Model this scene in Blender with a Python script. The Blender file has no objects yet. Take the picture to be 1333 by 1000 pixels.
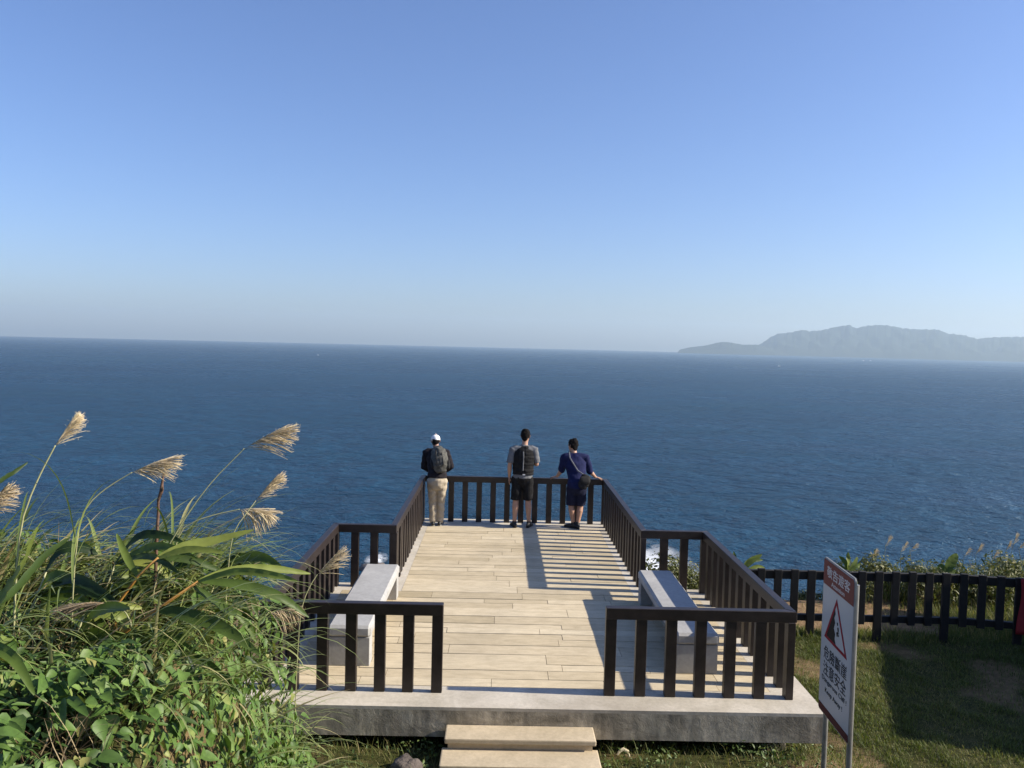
import bpy, bmesh, math, random
import numpy as np
from math import sin, cos, pi, radians
from mathutils import Vector, Matrix

random.seed(7)
RNG = np.random.default_rng(11)
sc = bpy.context.scene
COL = sc.collection

# ------------------------------------------------------------------ camera
CH, YAW, PITCH, ROLL, FPX = 3.357, 0.0132, -0.0480, 0.0242, 1078.0
def cam_axes():
    cy, sy, cp, sp = cos(YAW), sin(YAW), cos(PITCH), sin(PITCH)
    F = np.array([sy*cp, cy*cp, sp]); R0 = np.array([cy, -sy, 0]); U0 = np.cross(R0, F)
    R = cos(ROLL)*R0 + sin(ROLL)*U0; U = -sin(ROLL)*R0 + cos(ROLL)*U0
    return R, U, F
CR, CU, CF = cam_axes()
def at(u, v, y):
    """point at distance y (metres along Y) seen at pixel (u, v) of the 1333x1000 photograph"""
    d = CF + CR*(u-666.5)/FPX - CU*(v-500)/FPX
    return np.array([0, 0, CH]) + d*(y/d[1])
cd = bpy.data.cameras.new('camera'); cam = bpy.data.objects.new('camera', cd); COL.objects.link(cam)
cam.matrix_world = Matrix(((CR[0], CU[0], -CF[0], 0), (CR[1], CU[1], -CF[1], 0), (CR[2], CU[2], -CF[2], CH), (0, 0, 0, 1)))
cd.sensor_width = 36; cd.lens = FPX/1333*36; cd.clip_start = 0.05; cd.clip_end = 80000
sc.camera = cam

# ------------------------------------------------------------------ materials
def new_mat(name):
    m = bpy.data.materials.new(name); m.use_nodes = True
    nt = m.node_tree
    return m, nt, nt.nodes['Principled BSDF'], nt.nodes['Material Output']
def N(nt, typ, **kw):
    n = nt.nodes.new(typ)
    for k, v in kw.items():
        if k.startswith('i_'): n.inputs[k[2:].replace('_', ' ')].default_value = v
        else: setattr(n, k, v)
    return n
def ramp(nt, fac, stops):
    r = nt.nodes.new('ShaderNodeValToRGB'); el = r.color_ramp.elements
    while len(el) < len(stops): el.new(.5)
    for e, (p, c) in zip(el, stops): e.position = p; e.color = (*c, 1)
    nt.links.new(fac, r.inputs['Fac']); return r.outputs['Color']
def noise_fac(nt, scale, detail=5, rough=.55, coord='Object', stretch=None, distort=0):
    tc = nt.nodes.new('ShaderNodeTexCoord'); src = tc.outputs[coord]
    if stretch:
        mp = nt.nodes.new('ShaderNodeMapping'); mp.inputs['Scale'].default_value = stretch
        nt.links.new(src, mp.inputs['Vector']); src = mp.outputs['Vector']
    n = nt.nodes.new('ShaderNodeTexNoise'); n.inputs['Scale'].default_value = scale
    n.inputs['Detail'].default_value = detail; n.inputs['Roughness'].default_value = rough
    n.inputs['Distortion'].default_value = distort
    nt.links.new(src, n.inputs['Vector']); return n.outputs['Fac']
def mixc(nt, fac, a, b, mode='MIX'):
    m = nt.nodes.new('ShaderNodeMix'); m.data_type = 'RGBA'; m.blend_type = mode
    for i, x in ((0, fac), (6, a), (7, b)):
        if isinstance(x, (int, float)): m.inputs[i].default_value = x
        elif isinstance(x, tuple): m.inputs[i].default_value = (*x, 1)
        else: nt.links.new(x, m.inputs[i])
    return m.outputs[2]
def add_bump(nt, bs, h, strength=.3, dist=.01):
    b = nt.nodes.new('ShaderNodeBump'); b.inputs['Strength'].default_value = strength; b.inputs['Distance'].default_value = dist
    nt.links.new(h, b.inputs['Height']); nt.links.new(b.outputs['Normal'], bs.inputs['Normal']); return b
def mat(name, c1, c2=None, scale=6, rough=.6, bump=0, bdist=.01, spec=.5, metal=0, stretch=None, detail=5, bscale=None):
    m, nt, bs, out = new_mat(name)
    bs.inputs['Roughness'].default_value = rough; bs.inputs['Specular IOR Level'].default_value = spec
    bs.inputs['Metallic'].default_value = metal
    if c2 is None: bs.inputs['Base Color'].default_value = (*c1, 1)
    else:
        f = noise_fac(nt, scale, detail, stretch=stretch)
        nt.links.new(ramp(nt, f, [(.3, c1), (.7, c2)]), bs.inputs['Base Color'])
    if bump:
        add_bump(nt, bs, noise_fac(nt, bscale or scale*4, 6, .6, stretch=stretch), bump, bdist)
    return m
def attr(nt, name='tint'):
    a = nt.nodes.new('ShaderNodeAttribute'); a.attribute_name = name; return a.outputs['Fac']
def leaf_mat(name, stops, rough=.42, trans=.3, spec=.4, noise=0):
    m, nt, bs, out = new_mat(name)
    c = ramp(nt, attr(nt), stops)
    if noise:
        f = noise_fac(nt, noise, 3); c = mixc(nt, .35, c, ramp(nt, f, [(.35, (.35, .35, .35)), (.65, (1.35, 1.35, 1.3))]), 'MULTIPLY')
    nt.links.new(c, bs.inputs['Base Color']); bs.inputs['Roughness'].default_value = rough
    bs.inputs['Specular IOR Level'].default_value = spec
    t = nt.nodes.new('ShaderNodeBsdfTranslucent')
    nt.links.new(mixc(nt, 1.0, c, (1.25, 1.3, .6), 'MULTIPLY'), t.inputs['Color'])
    mx = nt.nodes.new('ShaderNodeMixShader'); mx.inputs[0].default_value = trans
    nt.links.new(bs.outputs[0], mx.inputs[1]); nt.links.new(t.outputs[0], mx.inputs[2]); nt.links.new(mx.outputs[0], out.inputs['Surface'])
    return m

MT = {}
# dark stained timber of railing
def timber(name, a, b, rough):
    m, nt, bs, out = new_mat(name)
    f = noise_fac(nt, 9, 6, .6, stretch=(1, 1, 1)); g = noise_fac(nt, 60, 3, .6)
    c = ramp(nt, f, [(.3, a), (.72, b)])
    c = mixc(nt, .5, c, ramp(nt, g, [(.3, (.6, .6, .6)), (.7, (1.3, 1.25, 1.2))]), 'MULTIPLY')
    nt.links.new(c, bs.inputs['Base Color']); bs.inputs['Roughness'].default_value = rough
    bs.inputs['Specular IOR Level'].default_value = .45
    add_bump(nt, bs, g, .25, .004); return m
MT['rail'] = timber('dark_timber', (.010, .0062, .0052), (.028, .019, .016), .45)
MT['fence'] = timber('fence_timber', (.004, .0038, .0038), (.010, .009, .0085), .7)
# planks: cream stone-like boards, tint per board
m, nt, bs, out = new_mat('cream_boards')
f1 = noise_fac(nt, 1.1, 5, .6); f2 = noise_fac(nt, 14, 6, .65, stretch=(.35, 1, 1)); f3 = noise_fac(nt, 90, 3, .6)
c = ramp(nt, attr(nt), [(0, (.38, .315, .205)), (.5, (.50, .42, .29)), (1, (.60, .52, .375))])
c = mixc(nt, .45, c, ramp(nt, f1, [(.3, (.72, .72, .72)), (.7, (1.2, 1.18, 1.14))]), 'MULTIPLY')
c = mixc(nt, .45, c, ramp(nt, f2, [(.32, (.68, .66, .62)), (.6, (1.15, 1.15, 1.15))]), 'MULTIPLY')
c = mixc(nt, .25, c, ramp(nt, f3, [(.3, (.7, .7, .7)), (.7, (1.25, 1.25, 1.25))]), 'MULTIPLY')
nt.links.new(c, bs.inputs['Base Color']); bs.inputs['Roughness'].default_value = .8; bs.inputs['Specular IOR Level'].default_value = .25
add_bump(nt, bs, f2, .3, .004); MT['boards'] = m
# board joints
MT['joint'] = mat('board_joint', (.10, .085, .065), (.17, .14, .105), 8, .95)
# border / top concrete
def concrete(name, a, b, stain, rough=.85, bump=.35, bd=.005):
    m, nt, bs, out = new_mat(name)
    f1 = noise_fac(nt, 2.2, 6, .65, distort=.6); f2 = noise_fac(nt, 25, 6, .7); f3 = noise_fac(nt, .8, 4, .6, stretch=(1, 1, 3))
    c = ramp(nt, f1, [(.3, a), (.65, b)])
    c = mixc(nt, ramp(nt, f3, [(.5, (0, 0, 0)), (.72, (.8, .8, .8))]), c, stain)
    c = mixc(nt, .5, c, ramp(nt, f2, [(.3, (.72, .72, .72)), (.7, (1.2, 1.2, 1.2))]), 'MULTIPLY')
    nt.links.new(c, bs.inputs['Base Color']); bs.inputs['Roughness'].default_value = rough; bs.inputs['Specular IOR Level'].default_value = .25
    add_bump(nt, bs, f2, bump, bd); return m
MT['border'] = concrete('border_concrete', (.40, .36, .29), (.55, .50, .42), (.33, .29, .23))
m, nt, bs, out = new_mat('slab_face_concrete')
f1 = noise_fac(nt, 1.7, 6, .7, distort=1.2); f2 = noise_fac(nt, 7, 7, .72, distort=.4); f3 = noise_fac(nt, 5, 4, .6, stretch=(1.6, 1.6, .25))
c = ramp(nt, f1, [(.28, (.13, .118, .09)), (.48, (.34, .305, .245)), (.72, (.54, .49, .40))])
c = mixc(nt, .7, c, ramp(nt, f3, [(.35, (.5, .5, .48)), (.6, (1.15, 1.12, 1.08))]), 'MULTIPLY')
c = mixc(nt, .5, c, ramp(nt, f2, [(.35, (.6, .6, .6)), (.65, (1.25, 1.25, 1.22))]), 'MULTIPLY')
nt.links.new(c, bs.inputs['Base Color']); bs.inputs['Roughness'].default_value = .9; bs.inputs['Specular IOR Level'].default_value = .2
add_bump(nt, bs, f2, .45, .025); MT['slabface'] = m
MT['bench'] = concrete('bench_concrete', (.30, .295, .285), (.38, .375, .36), (.26, .255, .245), .75, .2, .003)
MT['step'] = concrete('step_concrete', (.40, .33, .225), (.53, .44, .31), (.33, .275, .19))
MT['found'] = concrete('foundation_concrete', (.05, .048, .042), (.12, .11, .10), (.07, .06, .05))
MT['rock'] = mat('rock', (.05, .04, .035), (.17, .14, .12), 7, .9, .6, .03)
MT['metal'] = mat('galvanised_metal', (.24, .235, .22), (.36, .355, .335), 12, .5, 0, metal=.6)
MT['white_sign'] = mat('sign_white', (.40, .41, .42), (.48, .485, .49), 1.6, .35)
MT['sign_red'] = mat('sign_brown_red', (.19, .05, .036), (.23, .065, .048), 2, .6, spec=.15)
MT['sign_dred'] = mat('sign_dark_red', (.085, .014, .016), (.11, .02, .022), 3, .6, spec=.15)
MT['tri_red'] = mat('sign_triangle_red', (.26, .006, .018), None, rough=.6, spec=.15)
MT['sign_black'] = mat('sign_black', (.008, .008, .009), None, rough=.6, spec=.15)
MT['letter_white'] = mat('sign_letter_white', (.62, .60, .58), None, rough=.45)
MT['banner'] = mat('red_banner_cloth', (.20, .008, .012), (.28, .015, .02), 5, .8)
MT['banner_w'] = mat('banner_white', (.6, .5, .5), None, rough=.8)
# plants
G = [(0, (.018, .034, .009)), (.4, (.05, .09, .02)), (.75, (.095, .15, .036)), (1, (.16, .20, .06))]
MT['vine'] = leaf_mat('vine_leaf', [(0, (.016, .034, .008)), (.5, (.075, .138, .028)), (.85, (.15, .225, .058)), (1, (.24, .235, .075))], .5, .18, .25, 30)
MT['blade'] = leaf_mat('reed_leaf', [(0, (.03, .05, .014)), (.45, (.14, .19, .048)), (.8, (.27, .31, .11)), (.93, (.40, .34, .18)), (1, (.28, .19, .09))], .36, .25, .5)
MT['ginger'] = leaf_mat('broad_leaf', [(0, (.02, .04, .013)), (.5, (.085, .13, .026)), (1, (.22, .25, .06))], .45, .25, .2, 9)
MT['shrub'] = leaf_mat('shrub_leaf', [(0, (.03, .045, .013)), (.5, (.095, .11, .034)), (.9, (.20, .195, .075)), (1, (.30, .26, .13))], .5, .25, .3)
MT['dry'] = leaf_mat('dry_litter', [(0, (.035, .022, .014)), (.5, (.12, .085, .045)), (1, (.34, .27, .16))], .8, .15, .1)
MT['plume'] = leaf_mat('plume_hair', [(0, (.26, .19, .12)), (.5, (.56, .45, .31)), (1, (.80, .69, .53))], .7, .35, .2)
MT['stalk'] = mat('reed_stalk', (.24, .25, .12), (.40, .38, .20), 5, .5)
MT['orange_stalk'] = mat('orange_stalk', (.33, .15, .03), (.42, .24, .06), 9, .45)
MT['twig'] = mat('dead_twig', (.07, .035, .02), (.17, .10, .065), 30, .9)
MT['lawn'] = leaf_mat('lawn_blade', [(0, (.04, .058, .014)), (.5, (.11, .145, .036)), (.85, (.21, .205, .07)), (1, (.32, .26, .13))], .55, .3, .2)
MT['weed'] = leaf_mat('weed_leaf', [(0, (.03, .055, .014)), (.5, (.08, .125, .032)), (1, (.15, .19, .055))], .5, .25, .3)
# ground
m, nt, bs, out = new_mat('ground_soil_grass')
f1 = noise_fac(nt, .5, 6, .6, distort=.5); f2 = noise_fac(nt, 9, 6, .7); f3 = noise_fac(nt, 70, 4, .7)
gc = ramp(nt, f2, [(.3, (.025, .03, .010)), (.55, (.06, .06, .02)), (.75, (.11, .09, .038))])
dc = ramp(nt, f2, [(.3, (.13, .085, .045)), (.7, (.30, .20, .115))])
c = mixc(nt, attr(nt, 'dirt'), gc, dc)
c = mixc(nt, .4, c, ramp(nt, f3, [(.3, (.55, .55, .55)), (.7, (1.35, 1.35, 1.3))]), 'MULTIPLY')
nt.links.new(c, bs.inputs['Base Color']); bs.inputs['Roughness'].default_value = .95; bs.inputs['Specular IOR Level'].default_value = .1
add_bump(nt, bs, f3, .6, .02); MT['ground'] = m

# sea
m, nt, bs, out = new_mat('sea_water')
bs.inputs['Roughness'].default_value = .2; bs.inputs['IOR'].default_value = 1.33; bs.inputs['Specular IOR Level'].default_value = .10
tc = nt.nodes.new('ShaderNodeTexCoord')
def wnoise(scale, stretch, detail=4, rough=.55, distort=0):
    mp = nt.nodes.new('ShaderNodeMapping'); mp.inputs['Scale'].default_value = stretch
    mp.inputs['Rotation'].default_value = (0, 0, radians(-14))
    nt.links.new(tc.outputs['Object'], mp.inputs['Vector'])
    n = nt.nodes.new('ShaderNodeTexNoise'); n.inputs['Scale'].default_value = scale; n.inputs['Detail'].default_value = detail
    n.inputs['Roughness'].default_value = rough; n.inputs['Distortion'].default_value = distort
    nt.links.new(mp.outputs['Vector'], n.inputs['Vector']); return n.outputs['Fac']
def math2(op, a, b):
    q = nt.nodes.new('ShaderNodeMath'); q.operation = op
    for i, x in enumerate((a, b)):
        if isinstance(x, (int, float)): q.inputs[i].default_value = x
        else: nt.links.new(x, q.inputs[i])
    return q.outputs[0]
w1 = wnoise(.2, (.7, 1, 1), 3, .5); w2 = wnoise(.75, (.7, 1, 1), 3, .6); w3 = wnoise(.055, (.75, 1, 1), 2)
big = wnoise(.0035, (.45, 1, 1), 5, .62, .5); med = wnoise(.03, (.35, 1, 1), 5, .65)
h = math2('ADD', math2('MULTIPLY', w1, 3.2), math2('ADD', math2('MULTIPLY', w2, 1.2), math2('MULTIPLY', w3, 6.0)))
add_bump(nt, bs, h, 1.0, 1.0)
c = ramp(nt, big, [(.3, (.003, .025, .055)), (.7, (.0055, .037, .074))])
c = mixc(nt, .6, c, ramp(nt, med, [(.3, (.75, .75, .75)), (.7, (1.25, 1.25, 1.25))]), 'MULTIPLY')
c = mixc(nt, .55, c, ramp(nt, wnoise(.14, (.6, 1, 1), 4, .7), [(.32, (.45, .47, .5)), (.68, (1.55, 1.5, 1.45))]), 'MULTIPLY')  # lit and dark wave facets painted in as colour grain
foam = ramp(nt, wnoise(.16, (.35, 1, 1), 6, .7), [(.80, (0, 0, 0)), (.83, (.8, .8, .8))])
c = mixc(nt, foam, c, (.6, .65, .7))
bmp = [q for q in nt.nodes if q.type == 'BUMP'][0]; nt.nodes.remove(bs)
dif = nt.nodes.new('ShaderNodeBsdfDiffuse'); nt.links.new(c, dif.inputs['Color']); nt.links.new(bmp.outputs[0], dif.inputs['Normal'])
bs = nt.nodes.new('ShaderNodeBsdfGlossy'); nt.links.new(bmp.outputs[0], bs.inputs['Normal']); bs.inputs['Color'].default_value = (.78, .92, 1, 1)
fr = nt.nodes.new('ShaderNodeFresnel'); fr.inputs['IOR'].default_value = 1.33; nt.links.new(bmp.outputs[0], fr.inputs['Normal'])
fac = math2('MINIMUM', math2('MULTIPLY', fr.outputs[0], .55), .33)
mx = nt.nodes.new('ShaderNodeMixShader'); nt.links.new(fac, mx.inputs[0]); nt.links.new(dif.outputs[0], mx.inputs[1]); nt.links.new(bs.outputs[0], mx.inputs[2]); nt.links.new(mx.outputs[0], out.inputs['Surface'])
nt.links.new(ramp(nt, wnoise(.006, (.35, 1, 1), 5, .65, .8), [(.3, (.14,)*3), (.7, (.34,)*3)]), bs.inputs['Roughness']); MT['sea'] = m
# surf foam
m, nt, bs, out = new_mat('surf_foam')
bs.inputs['Base Color'].default_value = (.8, .83, .85, 1); bs.inputs['Roughness'].default_value = .8
f = noise_fac(nt, .10, 8, .7, distort=1.0)
sub = nt.nodes.new('ShaderNodeMath'); sub.operation = 'MULTIPLY'; nt.links.new(ramp(nt, f, [(.40, (0, 0, 0)), (.52, (1, 1, 1))]), sub.inputs[0]); nt.links.new(attr(nt), sub.inputs[1])
nt.links.new(sub.outputs[0], bs.inputs['Alpha']); MT['surf'] = m
MT['hills'] = mat('forest_hills', (.010, .018, .014), (.024, .032, .022), .004, .95, 0, spec=.1)
MT['boat_white'] = mat('boat_white_paint', (.78, .78, .76), None, rough=.4)
MT['boat_dark'] = mat('boat_window_dark', (.03, .04, .05), None, rough=.2)
# people
MT['skin'] = mat('skin', (.36, .20, .135), (.43, .25, .17), 12, .55)
MT['skin_tan'] = mat('skin_tan', (.24, .125, .085), (.30, .16, .11), 12, .55)
MT['hair'] = mat('black_hair', (.006, .005, .005), (.014, .012, .011), 60, .9, .5, .004, .1)
def cloth(name, a, b, s=25): return mat(name, a, b, s, .85, .5, .008, .15, bscale=18)
MT['black_quilt'] = cloth('black_quilted', (.008, .008, .009), (.016, .016, .017))
MT['grey_tee'] = cloth('grey_tshirt', (.11, .115, .125), (.16, .165, .175))
MT['black_short'] = cloth('black_shorts', (.007, .007, .008), (.014, .014, .015))
MT['navy'] = cloth('navy_shirt', (.008, .011, .044), (.013, .017, .066))
MT['navy_dark'] = cloth('dark_navy_shorts', (.008, .010, .026), (.014, .017, .042))
MT['khaki'] = cloth('khaki_trousers', (.33, .28, .205), (.42, .36, .27))
MT['dark_jacket'] = cloth('dark_jacket', (.010, .009, .011), (.022, .018, .022))
MT['pack_grey'] = cloth('backpack_grey', (.055, .055, .05), (.11, .108, .095), 14)
MT['pack_dark'] = cloth('backpack_dark', (.012, .012, .013), (.025, .025, .025))
MT['cap'] = cloth('white_cap', (.72, .72, .71), (.78, .78, .77))
MT['shoe'] = mat('black_shoe', (.01, .01, .01), (.02, .02, .02), 20, .55)
MT['sole'] = mat('shoe_sole', (.25, .25, .24), None, rough=.7)
MT['bag'] = cloth('black_bag', (.012, .012, .013), (.03, .03, .03))
MT['strap'] = cloth('grey_strap', (.12, .12, .13), (.2, .2, .21))
MT['white_tag'] = mat('white_tag', (.7, .7, .7), None, rough=.6)
MT['eye'] = mat('eye', (.02, .015, .01), None, rough=.15)
MT['shade_kiosk'] = concrete('shade_kiosk_render', (.35, .33, .29), (.45, .43, .38), (.3, .28, .24))
MT['shell'] = mat('dried_peel', (.55, .46, .28), (.66, .58, .40), 20, .7)

# ------------------------------------------------------------------ object helpers
ROOT = {}
def tag(o, label=None, cat=None, group=None, kind=None):
    if label: o['label'] = label
    if cat: o['category'] = cat
    if group: o['group'] = group
    if kind: o['kind'] = kind
    return o
def thing(name, label, cat, loc=(0, 0, 0), group=None):
    o = bpy.data.objects.new(name, None); COL.objects.link(o); o.location = Vector([float(v) for v in loc]); o.empty_display_size = .1
    ROOT[o.name] = Vector(o.location); return tag(o, label, cat, group)
def root_loc(o):
    while o.parent is not None: o = o.parent
    return o.location
def link_mesh(name, me, material, parent=None, smooth=False):
    """mesh data are in world coordinates; moved to the root's local frame here"""
    o = bpy.data.objects.new(name, me); COL.objects.link(o)
    if material is not None: me.materials.append(material)
    if smooth and len(me.polygons): me.polygons.foreach_set('use_smooth', [True]*len(me.polygons))
    if parent is not None:
        o.parent = parent; me.transform(Matrix.Translation(-root_loc(parent)))
    return o
def recentre(o):
    """put a parentless mesh's origin at the bottom centre of its box"""
    me = o.data; n = len(me.vertices); a = np.empty(n*3, dtype=np.float32); me.vertices.foreach_get('co', a); a = a.reshape(-1, 3)
    c = Vector(((a[:, 0].min()+a[:, 0].max())/2, (a[:, 1].min()+a[:, 1].max())/2, a[:, 2].min()))
    me.transform(Matrix.Translation(-c)); o.location = c; return o
def np_mesh(name, V, Fs, tint=None, attrname='tint'):
    """Fs: list of (n,k) int arrays"""
    me = bpy.data.meshes.new(name); V = np.asarray(V, dtype=np.float32)
    me.vertices.add(len(V)); me.vertices.foreach_set('co', V.ravel())
    loops = np.concatenate([np.asarray(f).ravel() for f in Fs]); tot = np.concatenate([np.full(len(f), np.asarray(f).shape[1]) for f in Fs])
    me.loops.add(len(loops)); me.loops.foreach_set('vertex_index', loops.astype(np.int32))
    me.polygons.add(len(tot)); st = np.concatenate([[0], np.cumsum(tot)[:-1]])
    me.polygons.foreach_set('loop_start', st.astype(np.int32))
    try: me.polygons.foreach_set('loop_total', tot.astype(np.int32))
    except Exception: pass
    if tint is not None:
        a = me.attributes.new(attrname, 'FLOAT', 'POINT'); a.data.foreach_set('value', np.asarray(tint, dtype=np.float32))
    me.update(calc_edges=True); me.validate(); return me
class MB:
    def __init__(s): s.v = []; s.f = []; s.t = []
    def add(s, V, F, tint=.5):
        b = len(s.v); s.v += [tuple(x) for x in V]; s.f += [tuple(i+b for i in f) for f in F]; s.t += [tint]*len(V)
    def hexa(s, c, tint=.5):   # 8 corners: bottom 4 ccw, top 4 ccw
        s.add(c, [(3, 2, 1, 0), (4, 5, 6, 7), (0, 1, 5, 4), (1, 2, 6, 5), (2, 3, 7, 6), (3, 0, 4, 7)], tint)
    def box(s, x0, x1, y0, y1, z0, z1, tint=.5):
        s.hexa([(x0, y0, z0), (x1, y0, z0), (x1, y1, z0), (x0, y1, z0), (x0, y0, z1), (x1, y0, z1), (x1, y1, z1), (x0, y1, z1)], tint)
    def obox(s, c, ax, ay, az, tint=.5):
        c = np.array(c, float); ax, ay, az = map(lambda q: np.array(q, float), (ax, ay, az))
        s.hexa([c-ax-ay-az, c+ax-ay-az, c+ax+ay-az, c-ax+ay-az, c-ax-ay+az, c+ax-ay+az, c+ax+ay+az, c-ax+ay+az], tint)
    def tube(s, pts, rad, n=10, side=(1, 0, 0), cap=True, tint=.5):
        V, Fq = tube_geo(pts, rad, n, side, cap); s.add(V, Fq, tint)
    def mesh(s, name, bevel=0, seg=2):
        me = bpy.data.meshes.new(name); me.from_pydata(s.v, [], s.f)
        a = me.attributes.new('tint', 'FLOAT', 'POINT'); a.data.foreach_set('value', s.t)
        if bevel:
            bm = bmesh.new(); bm.from_mesh(me); bmesh.ops.bevel(bm, geom=bm.edges[:], offset=bevel, segments=seg, affect='EDGES', profile=.6); bm.to_mesh(me); bm.free()
        me.update(); return me
    def build(s, name, m, parent=None, bevel=0, smooth=False, seg=2): return link_mesh(name, s.mesh(name, bevel, seg), m, parent, smooth)
def norm(v):
    v = np.array(v, float); l = np.linalg.norm(v); return v/l if l > 1e-9 else v
def tube_geo(pts, rad, n=10, side=(1, 0, 0), cap=True):
    P = [np.array(p, float) for p in pts]
    R = [(r, r) if np.isscalar(r) else tuple(r) for r in rad]
    if cap:   # rounded ends
        t0 = norm(P[0]-P[1]); t1 = norm(P[-1]-P[-2]); r0 = min(R[0]); r1 = min(R[-1])
        pre = [(P[0]+t0*r0*.95, .25), (P[0]+t0*r0*.72, .68), ]; post = [(P[-1]+t1*r1*.72, .68), (P[-1]+t1*r1*.95, .25)]
        P = [q for q, _ in pre]+P+[q for q, _ in post]
        R = [(R[0][0]*k, R[0][1]*k) for _, k in pre]+R+[(R[-1][0]*k, R[-1][1]*k) for _, k in post]
    V = []; a = np.array(side, float); m = len(P)
    for i, p in enumerate(P):
        t = norm(P[min(i+1, m-1)]-P[max(i-1, 0)])
        a2 = a-t*np.dot(a, t)
        if np.linalg.norm(a2) < 1e-3: a2 = np.cross(t, (0.3, 1, .2))
        a2 = norm(a2); b = np.cross(t, a2); a = a2
        for k in range(n):
            w = 2*pi*k/n; V.append(p+a2*R[i][0]*cos(w)+b*R[i][1]*sin(w))
    F = []
    for i in range(m-1):
        for k in range(n):
            F.append((i*n+k, i*n+(k+1) % n, (i+1)*n+(k+1) % n, (i+1)*n+k))
    F.append(tuple(reversed(range(n)))); F.append(tuple(range((m-1)*n, m*n)))
    return V, F
def smoothstep(a, b, x):
    t = np.clip((x-a)/(b-a), 0, 1); return t*t*(3-2*t)
def vnoise(x, y, s=1.0, seed=0):
    x = np.asarray(x, float)*s+seed*17.3; y = np.asarray(y, float)*s-seed*9.1
    return (np.sin(x*1.3+np.sin(y*1.7+1.1)*1.3)+np.sin(y*1.1+np.sin(x*1.9+.4)*1.5)+.5*np.sin(x*2.9+y*2.3+np.sin(y*3.1)))/2.5

# ------------------------------------------------------------------ world, sun, haze
SUN = norm((1.0, -.055, 1/1.77))
elev = math.asin(SUN[2]); az = math.atan2(SUN[0], SUN[1])
w = bpy.data.worlds.new('World'); sc.world = w; w.use_nodes = True
nt = w.node_tree; bg = nt.nodes['Background']
sky = nt.nodes.new('ShaderNodeTexSky'); sky.sky_type = 'NISHITA'; sky.sun_disc = False
sky.sun_elevation = elev; sky.sun_rotation = az; sky.altitude = 60; sky.air_density = 1.0; sky.dust_density = 1.0; sky.ozone_density = 4.0
tn = nt.nodes.new('ShaderNodeMix'); tn.data_type = 'RGBA'; tn.blend_type = 'MULTIPLY'; tn.inputs[0].default_value = 1; tn.inputs[7].default_value = (.91, .945, 1.165, 1)   # camera white balance of the sky light
nt.links.new(sky.outputs[0], tn.inputs[6]); nt.links.new(tn.outputs[2], bg.inputs['Color']); bg.inputs['Strength'].default_value = .086
sl = bpy.data.lights.new('sun', 'SUN'); so = bpy.data.objects.new('sun', sl); COL.objects.link(so)
sl.energy = 5.0; sl.angle = radians(.53); sl.color = (1, .91, .76)
so.rotation_euler = Vector([float(v) for v in SUN]).to_track_quat('Z', 'Y').to_euler(); so.location = (20, 0, 20)
sc.view_settings.view_transform = 'Standard'; sc.view_settings.look = 'None'; sc.view_settings.exposure = 0.85; sc.view_settings.gamma = 1

SEA_Z = -60.0
mb = MB(); mb.box(-15500, 15500, -15500, 15500, SEA_Z-1.5, 470)
hz = mb.build('haze', None); tag(hz, kind='stuff')
m, nt, bs, out = new_mat('haze_air'); nt.nodes.remove(bs)
pv = nt.nodes.new('ShaderNodeVolumePrincipled'); pv.inputs['Color'].default_value = (.65, .84, 1, 1)
pv.inputs['Density'].default_value = 6.7e-5; pv.inputs['Anisotropy'].default_value = .25
nt.links.new(pv.outputs[0], out.inputs['Volume']); hz.data.materials.append(m)
hz['label'] = 'pale blue haze over the sea'

# ------------------------------------------------------------------ sea, hills
def sea():
    R = [0, 60, 150, 300, 600, 1200, 2500, 5000, 9000, 14000]; n = 96
    V = [(0, 0, SEA_Z)]; F = []
    for r in R[1:]:
        for k in range(n): V.append((r*cos(2*pi*k/n), r*sin(2*pi*k/n), SEA_Z))
    for k in range(n): F.append((0, 1+k, 1+(k+1) % n))
    for i in range(len(R)-2):
        b = 1+i*n
        for k in range(n): F.append((b+k, b+n+k, b+n+(k+1) % n, b+(k+1) % n))
    me = bpy.data.meshes.new('sea'); me.from_pydata(V, [], F); o = link_mesh('sea', me, MT['sea']); tag(o, kind='structure')
sea()
def ridge(name, prof, r0, r1, r2, seed):
    azs = np.array([a for a, e in prof]); els = np.array([e for a, e in prof])
    A = np.arange(azs[0], azs[-1]+1e-6, .05); E = np.interp(A, azs, els)
    E = E+(.03*vnoise(A, A*0, 9, seed)+.022*vnoise(A, A*0, 23, seed+1))*np.clip(E*1.5, 0, 1)
    T = np.linspace(0, 1, 26); nA = len(A); V = []
    rr = np.concatenate([T, 1+np.linspace(.12, 1, 8)])
    for t in rr:
        for i in range(nA):
            fold = vnoise(A[i]*1.0, t*3.0, 2.2, seed+3)
            if t <= 1:
                r = r0+(r1-r0)*t; hh = max(0, (CH+r1*math.tan(radians(E[i])))-SEA_Z)
                f = t**.8; f = f+(.09*fold-.03)*math.sin(pi*t)
                z = SEA_Z+hh*min(f, 1.0*(CH-SEA_Z+r*math.tan(radians(E[i])))/max(hh, 1)) if hh > 0 else SEA_Z-5
            else:
                r = r1+(r2-r1)*(t-1); hh = max(0, (CH+r1*math.tan(radians(E[i])))-SEA_Z); z = SEA_Z-4+(hh+4)*(1-(t-1))**1.5
            a = radians(A[i]); V.append((r*math.sin(a), r*math.cos(a), z-(3 if t == 0 else 0)))
    m = len(rr); F = [(j*nA+i, j*nA+i+1, (j+1)*nA+i+1, (j+1)*nA+i) for j in range(m-1) for i in range(nA-1)]
    me = bpy.data.meshes.new(name); me.from_pydata(V, [], F); o = link_mesh(name, me, MT['hills'], smooth=True); tag(o, kind='structure')
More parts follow.
